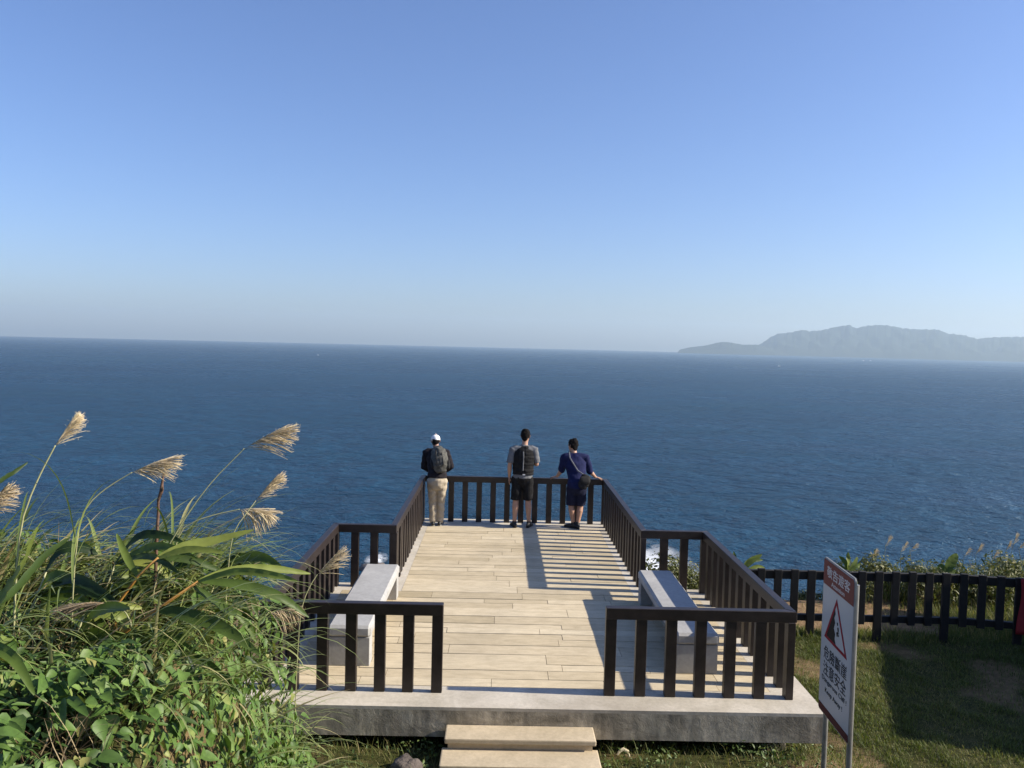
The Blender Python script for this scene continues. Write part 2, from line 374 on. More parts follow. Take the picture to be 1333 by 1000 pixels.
HEAD = [(11.95, -.35), (12.134, -.093), (12.85, .092), (13.833, .227), (14.714, .469), (15.244, .5), (16.217, .342), (17.087, .364), (17.959, .152), (18.823, -.059), (19.2, -.35)]
MAIN = [(15.7, -.35), (16.235, -.129), (16.749, .12), (17.43, .444), (17.932, .834), (18.436, 1.114), (18.86, 1.158), (19.282, 1.22), (19.949, 1.393), (20.37, 1.312), (21.116, 1.379), (21.929, 1.604), (22.253, 1.661), (22.735, 1.756), (23.228, 1.538), (23.622, 1.683), (24.334, 1.762), (24.805, 1.769), (25.277, 1.708), (25.902, 1.581), (26.67, 1.525), (27.875, 1.526), (28.33, 1.3), (29.214, 1.216), (29.946, .999), (30.653, 1.094), (31.492, 1.142), (32.359, 1.158), (34, 1.2), (36, .9), (38, .7), (40, .2), (41.5, -.35)]
ridge('headland', HEAD, 11200, 11900, 12600, 1)
ridge('hills', MAIN, 11500, 13000, 14600, 5)

# ------------------------------------------------------------------ terrain
def edge_y(x):
    x = np.asarray(x, float)
    e = np.where(x < -2.2, 7.5, np.where(x < 2.8, 7.9+(x+2.2)/4.4*4.7, 12.5+.24*(x-3.2)))
    return np.clip(e, 6, 15.5)+.25*vnoise(x, x*0, 1.3, 2)
def bank_edge(y): return -1.36-.17*(np.clip(y, 4.0, 7.4)-5)
def ground_z(x, y):
    x = np.asarray(x, float); y = np.asarray(y, float)
    z = -.56+.035*vnoise(x, y, .9, 1)
    z = z+.17*smoothstep(8.1, 7.35, y)*smoothstep(3.7, 3.0, x)
    z = z+2.3*smoothstep(6.7, .2, y)
    bank = 1.5-2.6*smoothstep(5.7, 7.6, y)+.07*vnoise(x, y, 1.6, 4)
    xe = bank_edge(y); s = smoothstep(xe, xe-.55, x)
    z = z*(1-s)+np.maximum(bank, z-.3)*s
    d = np.maximum(0, y-edge_y(x))
    drop = np.where(d < 6, d*1.55, 9.3+(d-6)*.27)+.25*np.minimum(d, 3)*vnoise(x, y, 1.4, 6)
    return np.maximum(z-drop, SEA_Z-3)
def dirt_amount(x, y):
    x = np.asarray(x, float); y = np.asarray(y, float)
    d = smoothstep(11.3, 11.6, y+.15*vnoise(x, y, 3, 8))*smoothstep(3.0, 3.5, x)*smoothstep(7.0, 5.9, x)
    d = np.maximum(d, .9*smoothstep(.3, .62, vnoise(x, y, 1.9, 12))*smoothstep(11.4, 10.8, y)*.7)
    d = np.maximum(d, smoothstep(.55, .3, np.hypot((x-3.05)/1.0, (y-7.05)/.8)))
    d = np.maximum(d, smoothstep(.28, .12, np.hypot((x-3.6), (y-10.7)/.5))*.8)
    d = np.maximum(d, smoothstep(0, 1.5, y-edge_y(x))*.7)
    return d
def ground():
    xs = np.concatenate([np.linspace(-320, -9, 18)[:-1], np.linspace(-9, 12, 150), np.linspace(12, 330, 20)[1:]])
    ys = np.concatenate([np.linspace(-40, 0, 10)[:-1], np.linspace(0, 22, 160), np.linspace(22, 240, 24)[1:]])
    X, Y = np.meshgrid(xs, ys); Z = ground_z(X, Y); V = np.stack([X.ravel(), Y.ravel(), Z.ravel()], 1)
    nx = len(xs); ny = len(ys); i, j = np.meshgrid(np.arange(nx-1), np.arange(ny-1)); a = (j*nx+i).ravel()
    Fq = np.stack([a, a+1, a+nx+1, a+nx], 1)
    me = np_mesh('ground', V, [Fq], dirt_amount(X, Y).ravel(), 'dirt')
    o = link_mesh('ground', me, MT['ground'], smooth=True); tag(o, kind='structure')
ground()
def surf(cx, cy, rx, ry, seed):
    n = 26; V = []; T = []
    for i in range(n):
        for j in range(n):
            u = i/(n-1)*2-1; v = j/(n-1)*2-1; V.append((cx+rx*u, cy+ry*v, SEA_Z+.25+.2*float(vnoise(u, v, 3, seed)))); T.append(float(np.clip(1.35*(1-math.hypot(u, v))*(1+.5*vnoise(u, v, 3, seed)), 0, 1)))
    F = np.array([(i*n+j, (i+1)*n+j, (i+1)*n+j+1, i*n+j+1) for i in range(n-1) for j in range(n-1)])
    o = link_mesh('surf', np_mesh('surf', V, [F], T), MT['surf'], smooth=True); tag(o, kind='structure')
surf(46, 238, 13, 32, 1); surf(-35, 238, 3.5, 7, 2); surf(36, 222, 26, 8, 3)
def rock_mesh(c, r, seed, sub=3):
    bm = bmesh.new(); bmesh.ops.create_icosphere(bm, subdivisions=sub, radius=1)
    for v in bm.verts:
        p = np.array(v.co); k = 1+.22*float(vnoise(p[0]*2+p[2], p[1]*2, 1.3, seed))+.12*float(vnoise(p[0]*5, p[1]*5+p[2]*4, 1.3, seed+2))
        v.co = Vector((c[0]+p[0]*k*r[0], c[1]+p[1]*k*r[1], c[2]+p[2]*k*r[2]))
    me = bpy.data.meshes.new('rock'); bm.to_mesh(me); bm.free(); return me
for k, (x, y, r, lab) in enumerate([(45, 223, 4.5, 'dark sea rock in the white surf below the right bench'), (-34, 228, 4, 'dark sea rock in the surf below the left bench')]):
    o = link_mesh('sea_rock', rock_mesh((x, y, SEA_Z), (r, r*.8, 1.6), k), MT['rock'], smooth=True); recentre(o); tag(o, lab, 'rock', 'sea rocks in the surf')

# boats
def boat(u, v, y, L, label, wake):
    p = at(u, v, y); t = (SEA_Z-CH)/(p[2]-CH); p = np.array([p[0]*t, p[1]*t, SEA_Z])
    r = thing('boat', label, 'boat', p, 'small white boats far out at sea')
    x, y0, z = p; w = L*.15
    mb = MB(); secs = [(-.5, .8, .9), (-.2, 1, .95), (.2, .85, 1.05), (.42, .4, 1.3), (.5, .04, 1.5)]
    V = []
    for s, ww, hh in secs: V += [(x+s*L, y0-w*ww, z+hh*L*.12), (x+s*L, y0-w*ww*.6, z-.3), (x+s*L, y0+w*ww*.6, z-.3), (x+s*L, y0+w*ww, z+hh*L*.12)]
    F = [(0, 1, 2, 3), (19, 18, 17, 16)]
    for i in range(4):
        b = i*4; F += [(b, b+4, b+5, b+1), (b+1, b+5, b+6, b+2), (b+2, b+6, b+7, b+3), (b+3, b+7, b+4, b)]
    mb.add(V, F); mb.build('hull', MT['boat_white'], r)
    c = MB(); c.box(x-.25*L, x+.1*L, y0-w*.6, y0+w*.6, z+.11*L, z+.33*L); cb = c.build('cabin', MT['boat_white'], r, bevel=.02*L)
    c = MB(); c.box(x-.2*L, x+.104*L, y0-w*.62, y0+w*.62, z+.22*L, z+.28*L); c.build('cabin_window', MT['boat_dark'], cb)
    c = MB(); c.tube([(x-.05*L, y0, z+.33*L), (x-.05*L, y0, z+.75*L)], [.012*L, .008*L], 6); c.build('mast', MT['boat_white'], r)
    if wake:
        V = [(x-.4*L, y0-w, SEA_Z+.3), (x-.4*L, y0+w, SEA_Z+.3), (x-.4*L-wake, y0+w*3, SEA_Z+.3), (x-.4*L-wake, y0-w*3, SEA_Z+.3)]
        o = link_mesh('boat_wake', np_mesh('boat_wake', V, [np.array([(0, 1, 2, 3)])], [.9, .9, .3, .3]), MT['surf']); tag(o, kind='structure')
boat(414, 462.5, 3300, 8, 'tiny lone white boat far out on the left half of the sea', 0)
boat(1014, 477, 2700, 11, 'small white boat trailing a wake on the sea below the headland', 14)
boat(1124, 470, 4600, 16, 'left one of two distant white boats near the foot of the hills', 0)
boat(1133, 470, 4600, 16, 'right one of two distant white boats near the foot of the hills', 0)

# ------------------------------------------------------------------ deck
DECK_Y0, XE = 7.49, 3.10
XL_S, Y_W, XLI_S, XRI_S, Y_B = -2.44, 11.37, -1.62, 2.20, 15.70
POLY = [(XL_S, DECK_Y0), (XE, DECK_Y0), (XE, Y_W), (XRI_S, Y_W), (XRI_S, Y_B), (XLI_S, Y_B), (XLI_S, Y_W), (XL_S, Y_W)]
deck = thing('viewing_deck', 'cream boarded T-shaped viewing deck on a grey concrete slab above the sea', 'viewing deck', (.3, 11, -.28))
def poly_prism(poly, z0, z1, holes=None):
    bm = bmesh.new(); vs = [bm.verts.new((x, y, z0)) for x, y in poly]; f = bm.faces.new(vs)
    r = bmesh.ops.extrude_face_region(bm, geom=[f]); bmesh.ops.translate(bm, verts=[v for v in r['geom'] if isinstance(v, bmesh.types.BMVert)], vec=(0, 0, z1-z0))
    bmesh.ops.recalc_face_normals(bm, faces=bm.faces[:]); me = bpy.data.meshes.new('p'); bm.to_mesh(me); bm.free(); return me
def slab():
    # rough concrete slab body with a gently uneven front face
    me = poly_prism(POLY, -.283, -.030); bm = bmesh.new(); bm.from_mesh(me)
    bmesh.ops.subdivide_edges(bm, edges=[e for e in bm.edges if e.calc_length() > 1], cuts=28, use_grid_fill=True)
    for v in bm.verts: v.co.z += .004*math.sin(v.co.x*7)*(1 if v.co.z < -.1 else 0)
    bm.to_mesh(me); bm.free(); link_mesh('slab', me, MT['slabface'], deck)
slab()
# top border of concrete (inset by boards)
BX0, BX1 = -2.07, 2.72; CX0, CX1 = -1.28, 1.86; BY0, BY1, BYC = 7.955, 11.02, 15.05
def border():
    mb = MB(); z0, z1 = -.030, 0.0
    mb.box(XL_S, XE, DECK_Y0, BY0, z0, z1)
    mb.box(XL_S, BX0, BY0, Y_W, z0, z1); mb.box(BX1, XE, BY0, Y_W, z0, z1)
    mb.box(BX0, CX0, BY1, Y_W, z0, z1); mb.box(CX1, BX1, BY1, Y_W, z0, z1)
    mb.box(XLI_S, CX0, Y_W, Y_B, z0, z1); mb.box(CX1, XRI_S, Y_W, Y_B, z0, z1); mb.box(CX0, CX1, BYC, Y_B, z0, z1)
    mb.build('border', MT['border'], deck)
    mb = MB(); mb.box(BX0, BX1, BY0, BY1, -.030, -.018); mb.box(CX0, CX1, BY1, BYC, -.030, -.018); mb.build('board_bed', MT['joint'], deck)
border()
def boards():
    mb = MB(); rnd = random.Random(4); y = BY0; rows = []
    while y < BYC-.02:
        h = rnd.choice([.17, .20, .22, .27, .30]); 
        if y < BY1 < y+h+.08: h = BY1-y
        if y+h > BYC-.1: h = BYC-y
        rows.append((y, y+h)); y += h
    for a, b in rows:
        x0, x1 = (BX0, BX1) if b <= BY1+1e-6 else (CX0, CX1)
        xx = x0; xs = [x0]
        nxt = x0+rnd.uniform(.3, 1.6)
        while nxt < x1-.25: xs.append(nxt); nxt += rnd.uniform(.8, 2.1)
        xs.append(x1); rt = rnd.gauss(.5, .10)
        g = .0035
        for p, q in zip(xs[:-1], xs[1:]):
            dz = rnd.uniform(-.002, .0025); tl = rnd.uniform(-.0015, .0015); ga = g+rnd.choice([0, 0, .001, .003])
            z = .001+dz
            mb.hexa([(p+g*.7, a+ga, -.018), (q-g*.7, a+ga, -.018), (q-g*.7, b-ga, -.018), (p+g*.7, b-ga, -.018),
                     (p+g*.7, a+ga, z+tl), (q-g*.7, a+ga, z-tl), (q-g*.7, b-ga, z-tl), (p+g*.7, b-ga, z+tl)], min(1, max(0, rt+rnd.gauss(0, .12))))
    mb.build('boards', MT['boards'], deck)
boards()
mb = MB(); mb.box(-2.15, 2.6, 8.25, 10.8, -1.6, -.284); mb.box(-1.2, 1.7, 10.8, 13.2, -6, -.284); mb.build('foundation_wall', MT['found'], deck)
for x, y in ((2.72, 7.95), (-1.9, 7.9)):
    mb = MB(); mb.box(x-.13, x+.13, y-.12, y+.12, -1.0, -.284); mb.build('support_pier', MT['slabface'], deck, bevel=.012)

# steps
def step(y0, y1, x0, x1, z, h, label):
    mb = MB(); mb.box(x0, x1, y0, y1, z-h, z); r = thing('concrete_step', label, 'step', ((x0+x1)/2, (y0+y1)/2, z-h), 'concrete steps up to the deck')
    mb.build('tread', MT['step'], r, bevel=.012)
    c = MB(); c.box(x0+.03, x1-.03, y0+.03, y1-.002, z-h-.22, z-h-.001); c.build('riser', MT['step'], r)
step(7.205, 7.485, -.43, .925, -.158, .05, 'upper concrete step against the front edge of the deck slab')
step(6.93, 7.26, -.455, .945, -.262, .075, 'lower concrete step below the upper one at the bottom of the picture')

# benches
def make_bench():
    r = thing('concrete_bench', 'sunlit pale concrete bench at left side of the deck with bright white edge', 'bench', (-1.505, 9.6, 0), 'concrete benches on the deck')
    x0, x1, y0, y1 = -1.73, -1.28, 8.40, 10.82
    mb = MB(); mb.box(x0, x1, y0, y1, .30, .425)
    bm_me = mb.mesh('seat', .028, 1); link_mesh('seat', bm_me, MT['bench'], r)
    for a, b in ((8.412, 8.60), (10.63, 10.808)):
        mb = MB(); mb.box(x0+.012, x1-.012, a, b, 0.001, .302); mb.build('leg', MT['bench'], r, bevel=.006)
    mb = MB(); mb.box(-1.56, -1.46, 8.601, 10.629, 0.001, .301); mb.build('centre_wall', MT['slabface'], r)
    return r
def copy_tree(o, parent=None):
    c = o.copy(); COL.objects.link(c)
    if parent is not None: c.parent = parent
    for ch in [k for k in bpy.data.objects if k.parent == o]: copy_tree(ch, c)
    return c
b1 = make_bench(); b2 = copy_tree(b1); b2.location = (2.09, 9.57, 0)
b2['label'] = 'half shaded concrete bench at right side of the deck with railing shadow on its seat'

# railing
RH, RT, RW = .86, .11, .085
xfl, xol, xil, xir, xor_, xfr = -.50, -2.20, -1.415, 2.0, 2.845, 1.06
yf, yw, yb = 7.83, 11.21, 15.47
LINE = [(xfl, yf), (xol, yf), (xol, yw), (xil, yw), (xil, yb), (xir, yb), (xir, yw), (xor_, yw), (xor_, yf), (xfr, yf)]
rail = thing('railing', 'dark brown timber railing around the edge of the viewing deck', 'railing', (.3, 11.5, 0))
def railing():
    P = [np.array(p) for p in LINE]; n = len(P)
    def offs(i, w):
        d0 = norm(P[i]-P[i-1]) if i > 0 else None; d1 = norm(P[i+1]-P[i]) if i < n-1 else None
        if d0 is None: return P[i]+w*np.array([-d1[1], d1[0]])
        if d1 is None: return P[i]+w*np.array([-d0[1], d0[0]])
        n0 = np.array([-d0[1], d0[0]]); n1 = np.array([-d1[1], d1[0]]); return P[i]+w*(n0+n1)
    for i in range(n-1):
        a, b = offs(i, RW/2), offs(i, -RW/2); c, d = offs(i+1, RW/2), offs(i+1, -RW/2)
        dr = norm(P[i+1]-P[i])*.0012
        if i > 0: a = a+dr; b = b+dr
        if i < n-2: c = c-dr; d = d-dr
        mb = MB(); mb.hexa([(*b, RH-RT), (*d, RH-RT), (*c, RH-RT), (*a, RH-RT), (*b, RH), (*d, RH), (*c, RH), (*a, RH)])
        mb.build('top_rail', MT['rail'], rail, bevel=.005, seg=1)
    hw, ht = .052, .036
    def post(p, d):
        mb = MB(); d = norm((*d, 0)); ja = random.gauss(0, .012); d = np.array([d[0]*cos(ja)-d[1]*sin(ja), d[0]*sin(ja)+d[1]*cos(ja), 0]); s = np.array([-d[1], d[0], 0]); p = np.array(p)+np.array([random.gauss(0, .002), random.gauss(0, .002)]); mb.obox((p[0], p[1], (RH-RT+.004)/2), d*hw, s*ht, (0, 0, (RH-RT+.004)/2-.0005)); mb.build('post', MT['rail'], rail, bevel=.004, seg=1)
    for i in range(n-1):
        L = np.linalg.norm(P[i+1]-P[i]); d = (P[i+1]-P[i])/L; k = max(1, round(L/.272)); ends = .0
        s0 = hw+.001 if i == 0 else 0; s1 = L-hw-.001 if i == n-2 else L
        cnt = round((s1-s0)/.272)
        for j in range(cnt+1):
            if j == 0 and i > 0: continue      # corner post belongs to the run before it
            post(P[i]+d*(s0+(s1-s0)*j/cnt), d)
railing()

# ------------------------------------------------------------------ fence on the lawn
def fence():
    A = np.array([3.35, 11.17]); B = np.array([6.35, 11.12]); Cc = np.array([7.9, 10.78]); top = .385
    r = thing('picket_fence', 'dark low timber picket fence across the lawn above the cliff edge', 'fence', (5, 11.1, -.56))
    for p, q in ((A, B), (B, Cc)):
        L = np.linalg.norm(q-p); d = (q-p)/L; s = np.array([-d[1], d[0]]); e = norm((*d, 0)); sn = np.array([s[0], s[1], 0])
        for zc, hz_, nm in ((top-.085, .058, 'top_rail'), (-.285, .045, 'bottom_rail')):
            mb = MB(); c = (p+q)/2; mb.obox((c[0], c[1], zc), e*(L/2-.001), sn*.03, (0, 0, hz_)); mb.build(nm, MT['fence'], r, bevel=.005, seg=1)
        k0 = 0
        n = int(L/.229)
        for j in range(n+1):
            t = .03+j*.229
            if t > L-.02: break
            c = p+d*t-s*.055; idx = int(round((c[0]-3.35)/.229)); long = (idx % 4 == 0)
            w = .049+(.004 if long else 0); z0 = float(ground_z(c[0], c[1]))-.1 if long else -.345
            mb = MB(); zt = top+random.uniform(-.008, .010); mb.obox((c[0], c[1], (zt+z0)/2), e*w, sn*.024, (0, 0, (zt-z0)/2)); mb.build('post' if long else 'picket', MT['fence'], r, bevel=.005, seg=1)
fence()

# ------------------------------------------------------------------ sign
def sign():
    Pn = np.array([2.560, 5.80]); Pf = np.array([2.588, 6.44]); zb, zt = .53, 1.745
    r = thing('warning_sign', 'cliff warning sign on two metal posts with red triangle, seen almost edge-on beside the deck', 'sign', (2.6, 6.1, float(ground_z(2.6, 6.1))))
    d2 = norm((*(Pn-Pf), 0)); W = np.linalg.norm(Pn-Pf); H = zt-zb; nrm = np.cross(d2, (0, 0, 1)); nrm = nrm if nrm[0] < 0 else -nrm
    O = np.array([*Pf, zt])
    def q(u, v, off=0): return O+d2*(u*W)-np.array([0, 0, v*H])+nrm*off
    def quadprism(pts, o0, o1):
        mb = MB(); n = len(pts); V = [q(u, v, o0) for u, v in pts]+[q(u, v, o1) for u, v in pts]
        F = [tuple(range(n-1, -1, -1)), tuple(range(n, 2*n))]+[(i, (i+1) % n, n+(i+1) % n, n+i) for i in range(n)]; mb.add(V, F); return mb
    rc = .045
    def rr(u0, u1, v0, v1, rad):
        pts = []
        for cx, cy, a0 in ((u1-rad, v0+rad*.53, -90), (u1-rad, v1-rad*.53, 0), (u0+rad, v1-rad*.53, 90), (u0+rad, v0+rad*.53, 180)):
            for k in range(5):
                a = radians(a0+90*k/4); pts.append((cx+rad*cos(a), cy+rad*.53*sin(a)))
        return pts
    board = quadprism(rr(0, 1, 0, 1, rc), -.012, 0).build('sign_board', MT['metal'], r)
    quadprism(rr(.015, .985, .008, .992, rc*.9), .0004, .002).build('face', MT['white_sign'], board)
    quadprism([(.015, .17), (.985, .17), (.985, .03), (.96, .012), (.03, .009), (.015, .02)], .0024, .004).build('header_band', MT['sign_red'], board)
    quadprism([(.015, .945), (.985, .945), (.985, .985), (.97, .991), (.03, .991), (.015, .985)], .0024, .004).build('footer_band', MT['sign_dred'], board)
    # triangle
    T = [np.array(t) for t in ((.48, .205), (.86, .515), (.12, .505))]; c = sum(T)/3
    I = [c+(t-c)*.81 for t in T]
    mb = MB()
    for k in range(3):
        a, b, ai, bi = T[k], T[(k+1) % 3], I[k], I[(k+1) % 3]
        V = [q(*x, .0024) for x in (a, b, bi, ai)]+[q(*x, .004) for x in (a, b, bi, ai)]
        mb.hexa(V)
    mb.build('triangle', MT['tri_red'], board)
    cl = [(.195, .487), (.50, .493), (.455, .462), (.47, .43), (.42, .40), (.455, .36), (.42, .335), (.455, .305), (.435, .275), (.37, .335)]
    quadprism(cl, .0024, .0036).build('cliff_symbol', MT['sign_black'], board)
    mb = MB()
    for u, v, s in ((.53, .355, .022), (.555, .385, .028), (.56, .405, .02), (.53, .42, .03), (.58, .42, .014)):
        p = [(u-s, v-s*.3), (u+s*.4, v-s*.55), (u+s, v+s*.2), (u-s*.2, v+s*.5)]; n0 = len(mb.v)
        V = [q(*x, .0024) for x in p]+[q(*x, .0036) for x in p]; mb.hexa(V)
    mb.build('falling_rocks_symbol', MT['sign_black'], board)
    def text(body, uc, vc, width, height, mt, nm):
        cu = bpy.data.curves.new('t', 'FONT'); cu.body = body; cu.align_x = 'CENTER'; cu.align_y = 'CENTER'; cu.size = 1; cu.extrude = .01; cu.resolution_u = 3; cu.offset = .002
        to = bpy.data.objects.new('t', cu); COL.objects.link(to); bpy.context.view_layer.update()
        me = bpy.data.meshes.new_from_object(to.evaluated_get(bpy.context.evaluated_depsgraph_get())); bpy.data.objects.remove(to); bpy.data.curves.remove(cu)
        n = len(me.vertices); a = np.empty(n*3); me.vertices.foreach_get('co', a); a = a.reshape(-1, 3)
        if n == 0: print('EMPTY TEXT', body); return
        lo, hi = a.min(0), a.max(0); cx, cy = (lo[0]+hi[0])/2, (lo[1]+hi[1])/2
        sx = width*W/(hi[0]-lo[0]); sy = height*H/(hi[1]-lo[1]); c0 = q(uc, vc, .0032)
        out = c0+np.outer((a[:, 0]-cx)*sx, d2)+np.outer((a[:, 1]-cy)*sy, (0, 0, 1))+np.outer(np.clip(a[:, 2]*.1, -.0007, .0007)+(.0012 if vc < .17 else 0), nrm)
        me.vertices.foreach_set('co', out.astype(np.float32).ravel()); me.update(); me.materials.clear(); link_mesh(nm, me, mt, board)
    text('敬告遊客', .5, .076, .74, .072, MT['letter_white'], 'lettering')
    text('Attention', .5, .140, .42, .028, MT['letter_white'], 'lettering')
    text('危險斷崖', .5, .597, .74, .088, MT['sign_black'], 'lettering')
    text('注意安全', .5, .697, .74, .088, MT['sign_black'], 'lettering')
    text('Dangerous Cliff !', .5, .775, .80, .040, MT['sign_black'], 'lettering')
    text('Keep Away !', .5, .838, .56, .040, MT['sign_black'], 'lettering')
    for u in (.90, .12):
        c = q(u, 0, -.034); mb = MB(); g = float(ground_z(c[0], c[1])); mb.tube([(c[0], c[1], g-.2), (c[0], c[1], zt-.06)], [.02, .02], 14, cap=False); mb.build('post', MT['metal'], r, smooth=False)
    for v in (.12, .5, .88):
        a = q(.05, v, -.0175); mb = MB(); cc = q(.5, v, -.0175); mb.obox(cc, d2*W*.47, nrm*.005, (0, 0, .015)); mb.build('bracket', MT['metal'], r)
sign()

# red banner on the fence at the right edge of the frame
def banner():
    r = thing('red_banner', 'red cloth banner hung on the fence at the right edge of the picture', 'banner', (7.35, 10.7, -.5))
    V = []; nx, nz = 24, 12
    for j in range(nz+1):
        for i in range(nx+1):
            u = i/nx; t = j/nz; x = 6.99+u*.9+.02*math.sin(t*5); y = 10.84-.22*u+.02*math.sin(u*14+t*2)*(.3+t); V.append((x, y-.02, .40-.76*t+.01*math.sin(u*9)*t))
    F = [(j*(nx+1)+i, j*(nx+1)+i+1, (j+1)*(nx+1)+i+1, (j+1)*(nx+1)+i) for j in range(nz) for i in range(nx)]
    me = bpy.data.meshes.new('cloth'); me.from_pydata(V, [], F); o = link_mesh('cloth', me, MT['banner'], r, True)
    md = o.modifiers.new('s', 'SOLIDIFY'); md.thickness = .004
    mb = MB()
    for k in range(2): mb.obox((7.12, 10.75-.01, .0-.22*k), (.05, -.012, 0), (0, .003, 0), (0, 0, .05))
    mb.build('white_mark', MT['banner_w'], r)
banner()

# ------------------------------------------------------------------ unseen building and shrub, added off-frame to shade the lawn
def shade_kiosk():
    r = thing('shade_kiosk', 'unseen flat roofed block added beside the lawn to shade the grass', 'shade_kiosk', (11.5, 9.7, -.56))
    a = np.array([9.25, 7.95]); b = np.array([11.0, 12.1]); d = (b-a)/np.linalg.norm(b-a); s = np.array([d[1], -d[0]])
    def hx(i0, i1, o0, o1, z0, z1):
        L = np.linalg.norm(b-a); c = [a+d*(L*i0)+s*o0, a+d*(L*i1)+s*o0, a+d*(L*i1)+s*o1, a+d*(L*i0)+s*o1]; mb = MB(); mb.hexa([(*p, z0) for p in c][::-1]+[(*p, z1) for p in c][::-1]); return mb
    hx(0, 1, 0, 3, 2.2, 2.38).build('roof', MT['border'], r); w_ = hx(.06, .94, .25, 2.8, -.7, 2.199).build('wall', MT['shade_kiosk'], r)
    hx(.3, .48, .245, .26, -.5, 1.5).build('door', MT['fence'], w_); hx(.6, .82, .245, .26, .4, 1.4).build('window', MT['boat_dark'], w_)
shade_kiosk()

# ------------------------------------------------------------------ vegetation helpers
def rot_frames(nrm, tip):
    """per-instance frames: z=normal, y=tip direction projected"""
    z = nrm/np.linalg.norm(nrm, axis=1, keepdims=True); y = tip-z*(tip*z).sum(1, keepdims=True); y /= np.maximum(np.linalg.norm(y, axis=1, keepdims=True), 1e-6)
    x = np.cross(y, z); return np.stack([x, y, z], 2)   # columns
def scatter(name, tv, tf, pos, frames, scale, tint, material, parent=None):
    tv = np.asarray(tv, float); n = len(pos); k = len(tv)
    V = np.einsum('nij,kj->nki', frames, tv)*np.asarray(scale).reshape(n, 1, -1)+np.asarray(pos)[:, None, :]
    Fs = [(np.asarray(f)[None, :, :]+(np.arange(n)*k)[:, None, None]).reshape(-1, np.asarray(f).shape[1]) for f in tf]
    me = np_mesh(name, V.reshape(-1, 3), Fs, np.repeat(tint, k)); return link_mesh(name, me, material, parent, True)
def leaf_tpl(ts, ws, fold=.18, droop=.25):
    V = []; 
    for t, w_ in zip(ts, ws): V += [(-w_/2, t, fold*w_-droop*t*t), (0, t, -droop*t*t), (w_/2, t, fold*w_-droop*t*t)]
    F = []
    for i in range(len(ts)-1):
        b = i*3; F += [(b, b+1, b+4, b+3), (b+1, b+2, b+5, b+4)]
    return np.array(V), [np.array(F)]
HEART = leaf_tpl([0, .12, .35, .62, .85, 1], [.12, .52, .66, .46, .18, .01], .2, .28)
OVAL = leaf_tpl([0, .25, .6, 1], [.05, .42, .40, .02], .2, .2)
SPEAR = leaf_tpl([0, .3, .7, 1], [.06, .24, .20, .01], .25, .25)
def unit_rand(n):
    v = RNG.normal(size=(n, 3)); return v/np.linalg.norm(v, axis=1, keepdims=True)
def blades(name, root, az_, lean0, lean1, length, width, tint, material, parent=None, k=8, fold=.25, prof=None, wob=.0, pw=1.6):
    """arching grass blades. lean = angle from vertical at base / tip"""
    n = len(root); t = np.linspace(0, 1, k+1); root = np.asarray(root, float)
    ang = lean0[:, None]+(lean1-lean0)[:, None]*t[None]**pw
    st = length[:, None]/k; dz = np.cos(ang)*st; dh = np.sin(ang)*st
    Zc = np.concatenate([np.zeros((n, 1)), np.cumsum(dz[:, :-1], 1)], 1); Hc = np.concatenate([np.zeros((n, 1)), np.cumsum(dh[:, :-1], 1)], 1)
    d = np.stack([np.sin(az_), np.cos(az_), 0*az_], 1); sd = np.stack([np.cos(az_), -np.sin(az_), 0*az_], 1)
    C = root[:, None, :]+d[:, None, :]*Hc[..., None]+np.array([0, 0, 1])*Zc[..., None]
    if wob: C = C+sd[:, None, :]*(wob*length[:, None]*np.sin(t[None]*3+RNG.uniform(0, 6, (n, 1)))*t[None])[..., None]
    wv = width[:, None]*(prof(t)[None] if prof else np.maximum(.02, (.55+.45*np.minimum(1, t*4))*(1-t**2.2)[None]))
    up = np.stack([-np.cos(ang)*d[:, 0:1], -np.cos(ang)*d[:, 1:2], np.sin(ang)], 2)
    Lf = C+sd[:, None, :]*(wv/2)[..., None]+up*(fold*wv/2)[..., None]; Rt = C-sd[:, None, :]*(wv/2)[..., None]+up*(fold*wv/2)[..., None]
    V = np.stack([Lf, C, Rt], 2).reshape(n, -1, 3); kk = 3*(k+1); b = np.arange(k)*3
    f = np.concatenate([np.stack([b, b+1, b+4, b+3], 1), np.stack([b+1, b+2, b+5, b+4], 1)])
    F = (f[None]+(np.arange(n)*kk)[:, None, None]).reshape(-1, 4)
    me = np_mesh(name, V.reshape(-1, 3), [F], np.repeat(tint, kk)); return link_mesh(name, me, material, parent, True)
def path_leaf(mb, pts, width, prof, side=None, fold=.25, tint=.5, n=14):
    """one long leaf along a curve (Catmull-like resample of pts)"""
    P = np.array(pts, float); s = np.linspace(0, len(P)-1, n)
    def cr(q):
        i = min(int(q), len(P)-2); f = q-i; p0 = P[max(i-1, 0)]; p1 = P[i]; p2 = P[i+1]; p3 = P[min(i+2, len(P)-1)]
        return .5*((2*p1)+(-p0+p2)*f+(2*p0-5*p1+4*p2-p3)*f*f+(-p0+3*p1-3*p2+p3)*f**3)
    C = [cr(q) for q in s]; V = []
    for i, c in enumerate(C):
        t = norm(C[min(i+1, n-1)]-C[max(i-1, 0)]); sd = np.array(side, float) if side is not None else np.cross(t, (0, 0, 1)); sd = norm(sd-t*np.dot(sd, t)); up = np.cross(sd, t); up = up if up[2] > 0 else -up
        w_ = width*prof(i/(n-1)); rip = .06*width*math.sin(i*2.1)*(i > 2)
        V += [c+sd*w_/2+up*(fold*w_/2+rip), c, c-sd*w_/2+up*(fold*w_/2-rip)]
    F = []
    for i in range(n-1): b = i*3; F += [(b, b+1, b+4, b+3), (b+1, b+2, b+5, b+4)]
    mb.add(V, F, tint)
LANCE = lambda t: max(.03, (math.sin(pi*min(1, t*.92+.06))**.75))

